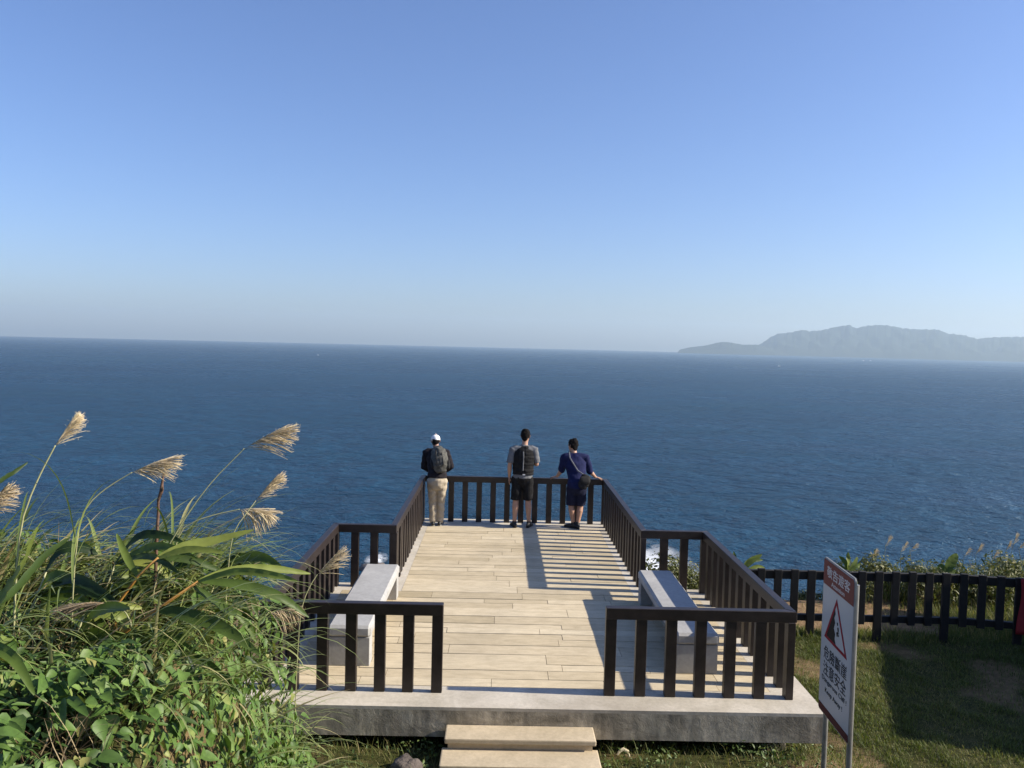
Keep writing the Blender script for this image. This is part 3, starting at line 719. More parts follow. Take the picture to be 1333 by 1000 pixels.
# ---- left bank: vines (stuff), litter (stuff), reed leaves (stuff)
def bank_pts(n, x0=-4.6, x1=-1.28, y0=3.0, y1=8.4):
    x = RNG.uniform(x0, x1, n); y = RNG.uniform(y0, y1, n); lim = bank_edge(y)-.1-.25*smoothstep(6.4, 7.2, y)
    k = (x < lim+.12) & (x > -.70*y-.5); return x[k], y[k]
def bank_normal(x, y, e=.06):
    gx = (ground_z(x+e, y)-ground_z(x-e, y))/(2*e); gy = (ground_z(x, y+e)-ground_z(x, y-e))/(2*e); n_ = np.stack([-gx, -gy, np.ones_like(gx)], 1); return n_/np.linalg.norm(n_, axis=1, keepdims=True)
def vines():
    x, y = bank_pts(46000); n = len(x); nr = bank_normal(x, y)
    cl = vnoise(x, y, 2.6, 21)          # clumps
    thick = np.clip(.26+.18*cl, .05, .55); h = thick*RNG.uniform(.1, 1.0, n)**.8
    pos = np.stack([x, y, ground_z(x, y)], 1)+nr*h[:, None]+np.array([0, 0, .06])
    fine = vnoise(x, y, 9, 23); keep = ((cl+.7*fine > -.12) | (RNG.uniform(size=n) < .12)) & (RNG.uniform(size=n) < .52+.25*cl); pos, nr, cl = pos[keep], nr[keep], cl[keep]; n = len(pos)
    nn = nr*.9+unit_rand(n)*.75+np.array([.25, -.15, .35]); tip = unit_rand(n)*.8+np.array([.35, -.25, -.7])
    sz = np.clip(RNG.gamma(5, .0122, n), .03, .125); tint = np.clip(RNG.normal(.5, .2, n)+.1*cl, 0, .95); big_ = RNG.uniform(size=n) < .12; sz[big_] = np.clip(sz[big_]*1.6, .07, .15); tint[RNG.uniform(size=n) < .04] = 1
    half = RNG.uniform(size=n) < .55
    o1 = scatter('vine_cover', *HEART, pos[half], rot_frames(nn[half], tip[half]), sz[half], tint[half], MT['vine']); tag(o1, 'heart leaved green vines covering the left bank', 'vines', kind='stuff')
    o2 = scatter('bank_undergrowth', *SPEAR, pos[~half], rot_frames(nn[~half], tip[~half]), sz[~half]*1.25, tint[~half]*.9, MT['vine']); tag(o2, 'narrow leaved undergrowth between the vines on the left bank', 'undergrowth', kind='stuff')
    # thin stems and dead litter
    x, y = bank_pts(5000); n = len(x); g = ground_z(x, y)
    root = np.stack([x, y, g+RNG.uniform(.0, .2, n)], 1); o = blades('dry_litter', root, RNG.uniform(0, 2*pi, n), RNG.uniform(.3, 1.5, n), RNG.uniform(1.2, 2.2, n), RNG.uniform(.15, .5, n), RNG.uniform(.003, .008, n), RNG.uniform(0, 1, n), MT['dry'], k=4, wob=.1)
    tag(o, 'dry stems and dead leaf litter under the vines', 'leaf litter', kind='stuff')
vines()
def reeds():
    x, y = bank_pts(22000, y0=3.6, y1=7.6); top = smoothstep(-.3, -.75, x-bank_edge(y)); k = RNG.uniform(size=len(x)) < .05+.95*top*(.25+.75*smoothstep(4.5, 5.4, y)); x, y = x[k], y[k]
    cl = vnoise(x, y, 2.1, 31); k = cl+RNG.uniform(-.4, .4, len(x)) > -.15; x, y = x[k][:2400], y[k][:2400]; n = len(x)
    root = np.stack([x, y, ground_z(x, y)], 1); azm = RNG.normal(radians(92), .6, n)
    L = np.clip(RNG.normal(.74, .22, n), .3, 1.35)*np.clip(1.15-.14*(y-4), .5, 1.1); tint = np.clip(RNG.normal(.56, .2, n), 0, .88); dead = RNG.uniform(size=n) < .08; tint[dead] = RNG.uniform(.85, 1, dead.sum())
    o = blades('reed_grass', root, azm, RNG.uniform(.05, .8, n), RNG.uniform(1.2, 2.7, n), L, RNG.uniform(.010, .026, n), tint, MT['blade'], k=10, wob=.04, pw=1.5)
    tag(o, 'long arching reed grass blades on top of the left bank', 'reed grass', kind='stuff')
    x, y = bank_pts(18000, y0=4.2, y1=7.4); top = smoothstep(-.2, -.6, x-bank_edge(y)); k = RNG.uniform(size=len(x)) < .1+.9*top*smoothstep(4.6, 5.3, y); x, y = x[k][:950], y[k][:950]; n = len(x)
    o = blades('broad_reed', np.stack([x, y, ground_z(x, y)+.05], 1), RNG.normal(radians(92), .8, n), RNG.uniform(.1, 1.0, n), RNG.uniform(1.2, 2.3, n), RNG.uniform(.4, .9, n), RNG.uniform(.026, .055, n), np.clip(RNG.normal(.68, .2, n), 0, .93), MT['blade'], k=10, wob=.05, fold=.35)
    tag(o, 'broad pale reed leaves tangled on top of the left bank', 'reed leaves', kind='stuff')
    # some long thin arching blades low on the bank, overhanging
    x, y = bank_pts(1500, x0=-3.4, y0=3.8, y1=6.9); x, y = x[:330], y[:330]; n = len(x); root = np.stack([x, y, ground_z(x, y)+.08], 1)
    o = blades('overhanging_grass', root, RNG.normal(radians(105), .5, n), RNG.uniform(.3, .9, n), RNG.uniform(1.8, 2.9, n), RNG.uniform(.5, 1.0, n), RNG.uniform(.009, .019, n), np.clip(RNG.normal(.62, .2, n), 0, 1), MT['blade'], k=10, wob=.05)
    tag(o, 'thin pale grass blades arching over the vines', 'grass', kind='stuff')
    x, y = bank_pts(2600, x0=-3.2, y0=3.9, y1=6.8); x, y = x[:240], y[:240]; n = len(x); root = np.stack([x, y, ground_z(x, y)+.15], 1)
    o = blades('drooping_reed', root, RNG.normal(radians(110), .6, n), RNG.uniform(.4, 1.0, n), RNG.uniform(1.7, 2.7, n), RNG.uniform(.4, .85, n), RNG.uniform(.018, .036, n), np.clip(RNG.normal(.66, .18, n), 0, .92), MT['blade'], k=12, wob=.05, fold=.35)
    tag(o, 'broad drooping reed leaves among the vines', 'reed leaves', kind='stuff')
reeds()

# ---- silvergrass with plumes
def plume(mb, base, tip, droop, n, spread, rnd, flat=.25, tt=.6):
    """racemes leave a curved axis from base to tip and fan downwards (droop) to one side"""
    base = np.array(base); tip = np.array(tip); ax = tip-base; L = np.linalg.norm(ax); t = ax/L
    dn = np.array([.25, 0, -1.0])*droop; dn = dn-t*np.dot(dn, t); dnl = np.linalg.norm(dn); back = np.array([0, 1, 0])
    for i in range(n):
        f = rnd.random()**.9*.66; o = base+ax*f+np.array([0, 0, .10*L*math.sin(pi*f)]); up = rnd.uniform(-.2, 1.05)*spread
        ln = L*min(rnd.uniform(.45, .85)*(1-.35*f), 1.0-f*rnd.uniform(.9, 1.05))*(1-.25*abs(up))
        lat = rnd.gauss(0, flat); d = norm(t+dn*up*1.1+back*lat+np.array([0, 0, .06]))
        pts = []
        for j in range(6):
            s = j/5; p = o+d*ln*s+(dn*.33*up*s*s*ln if up > 0 else 0)+np.array([0, 0, -.05*s*s*ln]); pts.append(p)
        r = rnd.uniform(.0011, .0021); ti = min(1, max(0, rnd.gauss(tt, .22)))
        mb.tube(pts, [r*.5, r, r*1.25, r*1.2, r, r*.4], 4, cap=False, tint=ti)
        for q in range(3):      # silky hairs
            s = rnd.uniform(.2, 1); k = min(4, int(s*5)); a = pts[k]+(pts[k+1]-pts[k])*(s*5-k); hd = norm(d+np.array([rnd.gauss(0, .5), rnd.gauss(0, .5), rnd.gauss(-.1, .5)]))*rnd.uniform(.012, .026)
            mb.tube([a, a+hd], [.0007, .0003], 3, cap=False, tint=min(1, ti+.25))
def smooth_path(P, n):
    P = np.array(P, float)
    for _ in range(3):      # corner cutting keeps the ends
        A = P[:-1]*.75+P[1:]*.25; B = P[:-1]*.25+P[1:]*.75; C = np.empty((2*len(A), 3)); C[0::2] = A; C[1::2] = B; P = np.concatenate([P[:1], C, P[-1:]])
    return [P[i] for i in np.linspace(0, len(P)-1, n).round().astype(int)]
def silvergrass(label, pts_px, y, base_px, tip_px, droop=.8, n=46, spread=.9, ytip=.05, tt=.6, stem_r=.0042, leafy=True, seed=1):
    n = int(n*1.7); tt = min(.9, tt+.15); rnd = random.Random(seed); P = [at(u, v, y+.04*i) for i, (u, v) in enumerate(pts_px)]; g = P[0].copy(); gz = float(ground_z(g[0], g[1]))
    root = np.array([g[0]-.03, g[1], gz-.02]); P = [root]+([] if P[0][2]-gz < .05 else [P[0]])+P[1:]
    b = at(*base_px, y+.04*len(pts_px)); tp = at(*tip_px, y+.04*len(pts_px)+ytip); P.append(b)
    r = thing('silvergrass', label, 'silvergrass', root, 'silvergrass plumes above the left bank')
    Q = smooth_path(P, 16); mb = MB(); mb.tube(Q, list(np.linspace(stem_r, stem_r*.6, len(Q))), 7, cap=False); mb.build('stem', MT['stalk'], r, smooth=True)
    mb = MB(); plume(mb, b-(b-P[-2])*.03, tp, droop, n, spread, rnd, tt=tt); mb.build('plume', MT['plume'], r, smooth=True)
    if leafy:
        k = 5; rt = np.array([P[0]+(P[1]-P[0])*rnd.uniform(.1, .9) for _ in range(k)]); rs = np.random.default_rng(seed)
        blades('leaf', rt, rs.normal(radians(95), .8, k), rs.uniform(.1, .5, k), rs.uniform(1.2, 2.6, k), rs.uniform(.4, .8, k), rs.uniform(.010, .018, k), rs.uniform(.3, .8, k), MT['blade'], r, k=10, wob=.04)
silvergrass('tall upright pale plume with a loose spike, highest at the left of the bank', [(22, 690), (48, 625)], 4.2, (72, 580), (106, 541), .75, 60, .75, tt=.72, stem_r=.006, seed=2)
silvergrass('arching plume leaning right above the dead brown stem', [(98, 675), (130, 640)], 4.4, (172, 615), (238, 601), .75, 54, .9, tt=.55, seed=3)
silvergrass('highest plume of the right-hand group, leaning right on a long thin stalk', [(200, 740), (262, 640)], 4.8, (318, 584), (388, 560), .7, 54, .9, tt=.45, seed=4)
silvergrass('small upright plume between a higher and a drooping plume', [(296, 700), (318, 672)], 5.0, (333, 652), (370, 618), .8, 44, .7, tt=.55, seed=5)
silvergrass('low plume hanging down to the right beside the left railing', [(225, 690), (270, 672)], 5.0, (312, 663), (366, 676), 1.25, 56, 1.05, tt=.6, seed=6)
silvergrass('partly hidden plume at the left edge of the picture', [(-60, 720), (-45, 690)], 3.6, (-28, 668), (22, 634), .8, 50, .9, tt=.4, stem_r=.005, seed=7)
silvergrass('small pale plume in front of the left wing railing', [(388, 800), (402, 765)], 6.3, (413, 748), (452, 716), .8, 30, .8, tt=.6, leafy=False, seed=8)
silvergrass('drab brown plume lying sideways among the vines', [(175, 815), (160, 792)], 4.2, (147, 786), (68, 803), .5, 40, .5, tt=.15, leafy=False, seed=9)
silvergrass('ragged dry plume drooping beside the broad leaf tips', [(322, 850), (335, 815)], 5.6, (350, 797), (398, 800), 1.2, 34, 1.1, tt=.5, seed=10)
silvergrass('plume tip just entering the left edge near the horizon', [(-105, 640), (-80, 540)], 3.6, (-56, 476), (-9, 456), .7, 46, .8, tt=.35, leafy=False, seed=12)
# ---- broad-leaved ginger plants
def ginger(label, stem_px, y, leaves, stem_mat='orange_stalk', sr=.011):
    P = [at(u, v, y) for u, v in stem_px]; gz = float(ground_z(P[0][0], P[0][1])); root = np.array([P[0][0], P[0][1], min(gz, P[0][2]-.02)])
    r = thing('broad_leaf_plant', label, 'plant', root, 'broad leaved plants on the left bank')
    mb = MB(); mb.tube([root]+P, list(np.linspace(sr*1.1, sr*.55, len(P)+1)), 9, cap=False); mb.build('stem', MT[stem_mat], r, smooth=True)
    for pts, dy, wd, ti in leaves:
        Q = [at(u, v, y+dy*i/(len(pts)-1)) for i, (u, v) in enumerate(pts)]; mb = MB(); path_leaf(mb, Q, wd*.82, LANCE, side=(.1, .55, .8), fold=.42, tint=ti, n=22); mb.build('leaf', MT['ginger'], r, smooth=True)
ginger('broad leaved plant with orange stem, its long leaves reaching over the railing', [(150, 832), (205, 793), (258, 757)], 4.3,
       [([(256, 758), (300, 744), (352, 741), (404, 747)], .35, .062, .85), ([(256, 758), (305, 745), (350, 748), (388, 757)], -.1, .05, .62), ([(262, 757), (315, 762), (365, 778), (402, 804)], .15, .066, .35),
        ([(250, 762), (290, 790), (315, 800)], .3, .055, .2), ([(205, 793), (240, 800), (290, 818), (338, 852)], -.15, .085, .3), ([(152, 830), (205, 826), (250, 852), (285, 878), (312, 906)], -.3, .07, .4), ([(150, 836), (180, 862), (205, 900), (222, 940)], -.2, .06, .55)])
ginger('broad leaved plant with pale yellow leaves pointing right, second row', [(150, 790), (180, 750), (206, 726)], 4.6,
       [([(204, 727), (240, 712), (280, 704), (330, 690)], .2, .068, .95), ([(206, 727), (245, 716), (292, 719)], .0, .05, .8), ([(204, 726), (250, 730), (292, 746)], .15, .055, .2), ([(180, 750), (170, 735), (160, 715), (152, 695)], .1, .05, .6)])
ginger('broad pointed single leaf plant rising at the left edge of the picture', [(-60, 900), (-40, 830), (-14, 800)], 2.9,
       [([(-16, 806), (8, 775), (32, 735), (50, 687)], .1, .072, .7), ([(-20, 800), (20, 770), (60, 725), (92, 700)], .5, .05, .15), ([(-30, 690), (-10, 640), (8, 622), (36, 602)], .3, .028, .12), ([(-40, 830), (-10, 840), (20, 860), (45, 905)], -.1, .05, .5)], 'stalk')
def random_ginger(px, y, n, seed, label, span=(90, 60)):
    rnd = random.Random(seed); u0, v0 = px; st = [(u0-30, v0+70), (u0-12, v0+32), (u0, v0)]; L = []
    for i in range(n):
        f = i/max(1, n-1); k = rnd.choice([1, 2]); b = st[k]; ang = rnd.uniform(-.75, .75); ln = rnd.uniform(.7, 1.25)*span[0]
        tip = (b[0]+ln*math.cos(ang), b[1]+ln*math.sin(ang)+rnd.uniform(.0, .45)*span[1]); mid = (b[0]+ln*.45*math.cos(ang-.35), b[1]+ln*.45*math.sin(ang-.35)); m2 = ((mid[0]+tip[0])/2, (mid[1]+tip[1])/2-6)
        L.append(([b, mid, m2, tip], rnd.uniform(-.35, .3), rnd.uniform(.05, .085), min(1, max(0, rnd.gauss(.45, .28)))))
    ginger(label, st, y, L, 'stalk', .008)
random_ginger((60, 745), 4.6, 7, 1, 'broad leaved plant low among the reeds near the left picture edge')
random_ginger((150, 735), 4.9, 7, 2, 'broad leaved plant in the reeds below the tall arching plume')
random_ginger((285, 745), 5.2, 7, 3, 'broad leaved plant behind the orange stemmed plant', (70, 50))
random_ginger((270, 790), 5.3, 6, 4, 'dark broad leaved plant under the orange stem', (75, 55))
random_ginger((110, 800), 4.3, 6, 5, 'dark broad leaved plant above the heart leaved vines', (80, 60))
def dead_stem():
    y = 4.9; P = [at(u, v, y) for u, v in ((204, 700), (206, 668), (206, 652), (210, 640), (211, 630), (213, 618))]; g = float(ground_z(P[0][0], P[0][1])); root = np.array([P[0][0]-.02, y, g-.02])
    r = thing('dead_stem', 'broken brown dead stem standing in the reed grass under a plume', 'dead stem', root)
    mb = MB(); mb.tube([root]+P, [.012, .010, .009, .0085, .012, .008, .0065], 8, cap=True); mb.build('stem', MT['twig'], r, smooth=True)
    mb = MB(); a = P[3]; mb.tube([a, a+np.array([.012, -.01, .012]), a+np.array([.016, -.015, .03])], [.006, .007, .003], 7); mb.build('knot', MT['twig'], r, smooth=True)
dead_stem()

# ---- lawn grass & weeds (stuff)
def lawn():
    n = 90000; y = RNG.uniform(7.2, 11.5, n); x = RNG.uniform(2.6, 7.6, n); k = (x > 3.13) | (y < 7.45); k &= x < .66*y+.3; k &= RNG.uniform(size=n) > dirt_amount(x, y)*1.1; x, y = x[k], y[k]; n = len(x)
    cl = vnoise(x, y, 1.9, 41); cf = vnoise(x, y, 7, 43); L = np.clip(.042+.022*cl+.035*cf+RNG.normal(0, .015, n), .012, .17); tint = np.clip(.52-.25*cl-.15*cf+RNG.normal(0, .2, n), 0, 1)
    o = blades('lawn_grass', np.stack([x, y, ground_z(x, y)-.005], 1), RNG.uniform(0, 2*pi, n), RNG.uniform(.1, .9, n), RNG.uniform(.8, 1.9, n), L, RNG.uniform(.004, .009, n), tint, MT['lawn'], k=2, fold=.1); tag(o, 'short patchy green lawn beside the deck', 'lawn', kind='stuff')
    # strip along fence and beyond
    n = 26000; x = RNG.uniform(3.2, 8, n); y = RNG.uniform(11.0, 13.4, n); k = (y < edge_y(x)+.4) & (RNG.uniform(size=n) > dirt_amount(x, y)*.96); x, y = x[k], y[k]; n = len(x); L = np.clip(RNG.gamma(3, .03, n), .03, .3)
    o = blades('rough_grass', np.stack([x, y, ground_z(x, y)-.01], 1), RNG.uniform(0, 2*pi, n), RNG.uniform(.1, .7, n), RNG.uniform(.6, 1.8, n), L, RNG.uniform(.005, .010, n), np.clip(RNG.normal(.6, .25, n), 0, 1), MT['lawn'], k=3); tag(o, 'rough grass along the fence and the cliff edge', 'rough grass', kind='stuff')
    # weeds in front of and under the slab
    n = 9000; x = RNG.uniform(-2.6, 3.3, n); y = RNG.uniform(6.75, 8.25, n); k = ((x < -.5) | (x > .98)); cl = vnoise(x, y, 3.2, 51); k &= RNG.uniform(-.7, .6, n) < cl; x, y, cl = x[k], y[k], cl[k]; n = len(x)
    h = np.clip(.05+.05*cl+RNG.normal(0, .03, n), .005, .17); pos = np.stack([x, y, ground_z(x, y)+h], 1)
    o = scatter('weeds', *OVAL, pos, rot_frames(unit_rand(n)*.7+np.array([.1, -.1, .8]), unit_rand(n)), np.clip(RNG.gamma(5, .006, n), .012, .06), np.clip(RNG.normal(.5, .22, n), 0, 1), MT['weed']); tag(o, 'small leafy weeds in front of the deck slab', 'weeds', kind='stuff')
    n = 9000; x = RNG.uniform(-2.6, 3.6, n); y = RNG.uniform(6.6, 8.0, n); k = ((x < -.5) | (x > .98)); x, y = x[k], y[k]; n = len(x)
    o = blades('weed_grass', np.stack([x, y, ground_z(x, y)-.005], 1), RNG.uniform(0, 2*pi, n), RNG.uniform(.1, .8, n), RNG.uniform(.7, 1.9, n), np.clip(RNG.gamma(3, .025, n), .02, .22), RNG.uniform(.003, .007, n), np.clip(RNG.normal(.6, .25, n), 0, 1), MT['lawn'], k=3); tag(o, 'thin grass among the weeds beside the steps', 'grass', kind='stuff')
lawn()
o = link_mesh('rock', rock_mesh((-.74, 7.08, -.40), (.15, .13, .13), 4), MT['rock'], smooth=True); recentre(o); tag(o, 'brown rock on the ground left of the lower step', 'rock')
def peel():
    mb = MB(); c = at(812, 984, 7.4); pts = [(c[0]-.06, c[1], -.375), (c[0]-.03, c[1]+.02, -.345), (c[0], c[1]+.025, -.335), (c[0]+.035, c[1]+.015, -.35), (c[0]+.05, c[1]-.02, -.38)]
    mb.tube(pts, [(.008, .004), (.016, .006), (.018, .007), (.016, .006), (.006, .004)], 8); o = mb.build('dried_leaf', MT['shell'], None, smooth=True); recentre(o); tag(o, 'curled pale dried leaf in the weeds right of the steps', 'leaf')
    mb = MB(); a = at(340, 1003, 7.25); b = at(415, 996, 7.3); mb.tube([a, (a+b)/2+np.array([0, 0, .012]), b], [.011, .012, .008], 7); o = mb.build('cut_stick', MT['shell'], None, smooth=True); recentre(o); tag(o, 'pale cut stick lying at the foot of the left bank', 'stick')
peel()

# ---- shrubs on the cliff edge
def shrub(x, y, w_, h_, label, seed, leaf=SPEAR, n=1500, lsz=.05, tb=.5, mt='shrub', group='shrubs along the cliff edge', sink=.1):
    rs = np.random.default_rng(seed); gz = float(ground_z(x, y)); r = thing('shrub', label, 'shrub', (x, y, gz), group)
    mb = MB(); rnd = random.Random(seed)
    lobes = []
    for i in range(9):
        a = rnd.uniform(0, 2*pi); rr = rnd.uniform(.1, .85)*w_/2; t = np.array([x+rr*cos(a), y+rr*sin(a)*.8, gz+h_*rnd.uniform(.35, .85)*(1-.3*rr/(w_/2))]); lobes.append((t, rnd.uniform(.16, .30)*min(w_, h_*1.6)))
        m_ = np.array([x+(t[0]-x)*.4, y+(t[1]-y)*.4, gz+(t[2]-gz)*.6]); mb.tube([(x+rnd.uniform(-.03, .03), y, gz-.1), m_, t], [.014, .010, .004], 6)
    mb.build('trunk', MT['twig'], r, smooth=True)
    k = rs.integers(0, len(lobes), n); c = np.array([l[0] for l in lobes])[k]; rad = np.array([l[1] for l in lobes])[k]
    d = rs.normal(size=(n, 3)); d /= np.linalg.norm(d, axis=1, keepdims=True); pos = c+d*(rad*rs.uniform(.25, 1.08, n)**.6)[:, None]; pos[:, 2] = np.maximum(pos[:, 2], gz-.05)
    nn = d+rs.normal(size=(n, 3))*.5+np.array([0, 0, .4]); tip = d+rs.normal(size=(n, 3))*.6
    scatter('crown', *leaf, pos, rot_frames(nn, tip), np.clip(rs.gamma(6, lsz/6, n), lsz*.4, lsz*2), np.clip(rs.normal(tb, .22, n), 0, 1), MT[mt], r)
shrub(2.52, 12.35, .9, .86, 'olive shrub seen between the posts behind the right bench', 1, OVAL, 2600, .045, .5)
shrub(3.0, 12.55, .8, .72, 'paler shrub beside it at the right wing corner of the railing', 2, OVAL, 2200, .04, .62)
cols = [(5.65, 12.9, 1.0, .62, 'rounded green shrub just right of the warning sign behind the fence'), (6.25, 13.05, 1.0, .66, 'second rounded green shrub right of the sign behind the fence'), (6.75, 12.7, .9, .72, 'shrub with dark gaps behind the middle of the fence'),
        (7.3, 13.1, 1.0, .6, 'yellowish shrub among reed plumes behind the fence'), (7.8, 12.8, 1.0, .62, 'green shrub above the right end of the fence'), (8.3, 13.2, 1.1, .66, 'wide shrub at the right edge of the picture behind the fence'), (5.0, 13.0, .8, .38, 'low shrub behind the sign at the cliff edge')]
for i, (x, y, a, b, l) in enumerate(cols): shrub(x, y, a, b, l, 10+i, OVAL if i % 2 else SPEAR, 2400, .05, .55)
# banana-like and reed plants at the cliff edge
def edge_plant(px, y, leaves, label):
    P = [at(u, v, y) for u, v in px]; gz = float(ground_z(P[0][0], y)); root = np.array([P[0][0], y, gz]); r = thing('edge_plant', label, 'plant', root, 'broad leaved plants along the cliff edge')
    mb = MB(); mb.tube([root]+P, list(np.linspace(.02, .012, len(P)+1)), 8, cap=False); mb.build('stem', MT['stalk'], r, smooth=True)
    for pts, wd, ti in leaves:
        mb = MB(); path_leaf(mb, [at(u, v, y+.05*i) for i, (u, v) in enumerate(pts)], wd, LANCE, side=(.2, .4, 1), tint=ti); mb.build('leaf', MT['ginger'], r, smooth=True)
edge_plant([(968, 760), (970, 745)], 12.4, [([(966, 742), (976, 731), (992, 722)], .09, .6), ([(968, 742), (980, 730), (993, 729)], .07, .35), ([(966, 745), (958, 730), (955, 718)], .06, .4), ([(968, 745), (985, 738), (996, 740)], .06, .7)], 'leafy plant sticking up behind the right railing')
edge_plant([(1108, 765), (1105, 745)], 12.6, [([(1104, 745), (1100, 732), (1092, 724)], .07, .5), ([(1104, 745), (1104, 730), (1104, 719)], .07, .8), ([(1104, 745), (1112, 734), (1116, 725)], .07, .6), ([(1104, 745), (1118, 736), (1117, 742)], .06, .5), ([(1104, 745), (1094, 738), (1086, 738)], .06, .4)], 'leafy plant sticking up behind the warning sign')
edge_plant([(1234, 765), (1232, 745)], 12.8, [([(1232, 745), (1238, 732), (1246, 721)], .15, .5), ([(1232, 745), (1226, 738), (1220, 740)], .09, .5), ([(1232, 748), (1240, 745), (1248, 748)], .08, .3)], 'plant with one broad upright leaf above the fence')
def edge_reeds():
    spots = [(1150, 742, 1153, 708), (1172, 745, 1173, 716), (1188, 745, 1184, 715), (1248, 748, 1256, 722), (1268, 748, 1271, 718), (1290, 750, 1292, 726), (1302, 735, 1311, 714), (1312, 738, 1320, 706), (1140, 745, 1133, 728), (1330, 740, 1326, 712)]
    for i, (u0, v0, u1, v1) in enumerate(spots):
        y = 13.0+.1*(i % 3); a = at(u0, v0, y); b = at(u1, v1, y); gz = float(ground_z(a[0], y)); rnd = random.Random(60+i)
        lab = ['leftmost', 'second from the left', 'third from the left', 'fourth from the left', 'fifth from the left', 'sixth from the left', 'seventh, leaning right', 'tallest, near the right edge', 'short one by the sign', 'last one at the frame edge'][i]
        r = thing('cliff_reed', 'thin pale reed plume above the fence, '+lab, 'reed', (a[0], a[1], gz), 'reed plumes above the fence')
        mb = MB(); mb.tube([(a[0], a[1], gz-.02), a, b], [.005, .005, .003], 6, cap=False); mb.build('stem', MT['stalk'], r)
        mb = MB(); plume(mb, b-(b-a)*.1, b+np.array([rnd.uniform(.06, .14), 0, rnd.uniform(.08, .16)]), .8, 30, .8, rnd, tt=.85); mb.build('plume', MT['plume'], r)
    n = 1500; x = RNG.uniform(5.2, 8.8, n); y = RNG.uniform(12.75, 13.6, n); o = blades('cliff_grass', np.stack([x, y, ground_z(x, y)], 1), RNG.normal(radians(90), 1.2, n), RNG.uniform(.05, .5, n), RNG.uniform(.6, 2.0, n), RNG.uniform(.35, .85, n)*(0.55+.07*(x-4)), RNG.uniform(.008, .018, n), np.clip(RNG.normal(.55, .25, n), 0, 1), MT['blade'], k=6, wob=.04)
    tag(o, 'long grass among the shrubs along the cliff edge', 'grass', kind='stuff')
edge_reeds()
shrub(9.2, 7.35, 1.5, 2.4, 'unseen bushy shrub added beside the lawn to cast shade on it', 90, OVAL, 5000, .09, .4, 'shrub', None)  # out of view, added so its irregular shade falls on the near lawn
# ------------------------------------------------------------------ people
def remesh(mb, name, voxel, m, parent, smooth_it=4, disp=None):
    me = mb.mesh(name); o = bpy.data.objects.new(name, me); COL.objects.link(o)
    md = o.modifiers.new('r', 'REMESH'); md.mode = 'VOXEL'; md.voxel_size = voxel
    ms = o.modifiers.new('s', 'SMOOTH'); ms.iterations = smooth_it; ms.factor = .5
    bpy.context.view_layer.update()
    me2 = bpy.data.meshes.new_from_object(o.evaluated_get(bpy.context.evaluated_depsgraph_get())); bpy.data.objects.remove(o); me2.name = name; me2.materials.clear()
    if disp is not None:
        n = len(me2.vertices); a = np.empty(n*3, dtype=np.float32); nn = np.empty(n*3, dtype=np.float32); me2.vertices.foreach_get('co', a); me2.vertices.foreach_get('normal', nn)
        a = a.reshape(-1, 3); nn = nn.reshape(-1, 3); a = a+nn*disp(a)[:, None]; me2.vertices.foreach_set('co', a.astype(np.float32).ravel()); me2.update()
    return link_mesh(name, me2, m, parent, True)
def wrinkle(amp, s=28, seed=1):
    return lambda a: amp*(np.sin(a[:, 2]*s*2.1+np.sin(a[:, 0]*s*.7+seed)*2.2+np.sin(a[:, 1]*s)*1.3)+.6*np.sin(a[:, 0]*s*1.6+a[:, 2]*s*.9+seed*2+np.sin(a[:, 1]*s*1.2)))/1.6
def hand(mb, wrist, d, across, palmn, curl, side_thumb, s=1.0):
    """palm and five fingers: d = direction of the hand, across = from index to little finger, palmn = palm normal, curl = bend per joint"""
    wrist = np.array(wrist, float); d = norm(d); across = norm(np.array(across, float)-d*np.dot(across, d)); pn = norm(np.array(palmn, float)); pn = norm(pn-d*np.dot(pn, d)-across*np.dot(pn, across))
    mb.tube([wrist-d*.02, wrist+d*.02*s, wrist+d*.055*s, wrist+d*.088*s], [(.023*s, .019*s), (.031*s, .016*s), (.040*s, .015*s), (.036*s, .012*s)], 10, side=across)
    for k, (off, ln) in enumerate(((-.029, .068), (-.010, .078), (.010, .072), (.028, .056))):
        p = wrist+d*(.085-.004*abs(k-1))*s+across*off*s; q = d+across*off*1.6; q = norm(q); pts = [p-q*.012]; rr = [.0085*s]
        for j, f in enumerate((.45, .30, .25)):
            pts.append(pts[-1]+q*(ln*f*s+(.012 if j == 0 else 0))); c = curl*(1+.12*k); q = norm(q*cos(c)+pn*sin(c)); rr.append((.0082-.0009*j)*s)
        mb.tube(pts, rr, 8, side=across)
    tb = wrist+d*.028*s-across*.026*s; q = norm(d*.75-across*.75+pn*.25); pts = [tb]; rr = [.012*s]
    for j, f in enumerate((.042, .03, .024)): pts.append(pts[-1]+q*f*s); q = norm(q+d*.25+pn*.15); rr.append((.0105-.001*j)*s)
    mb.tube(pts, rr, 8, side=across)
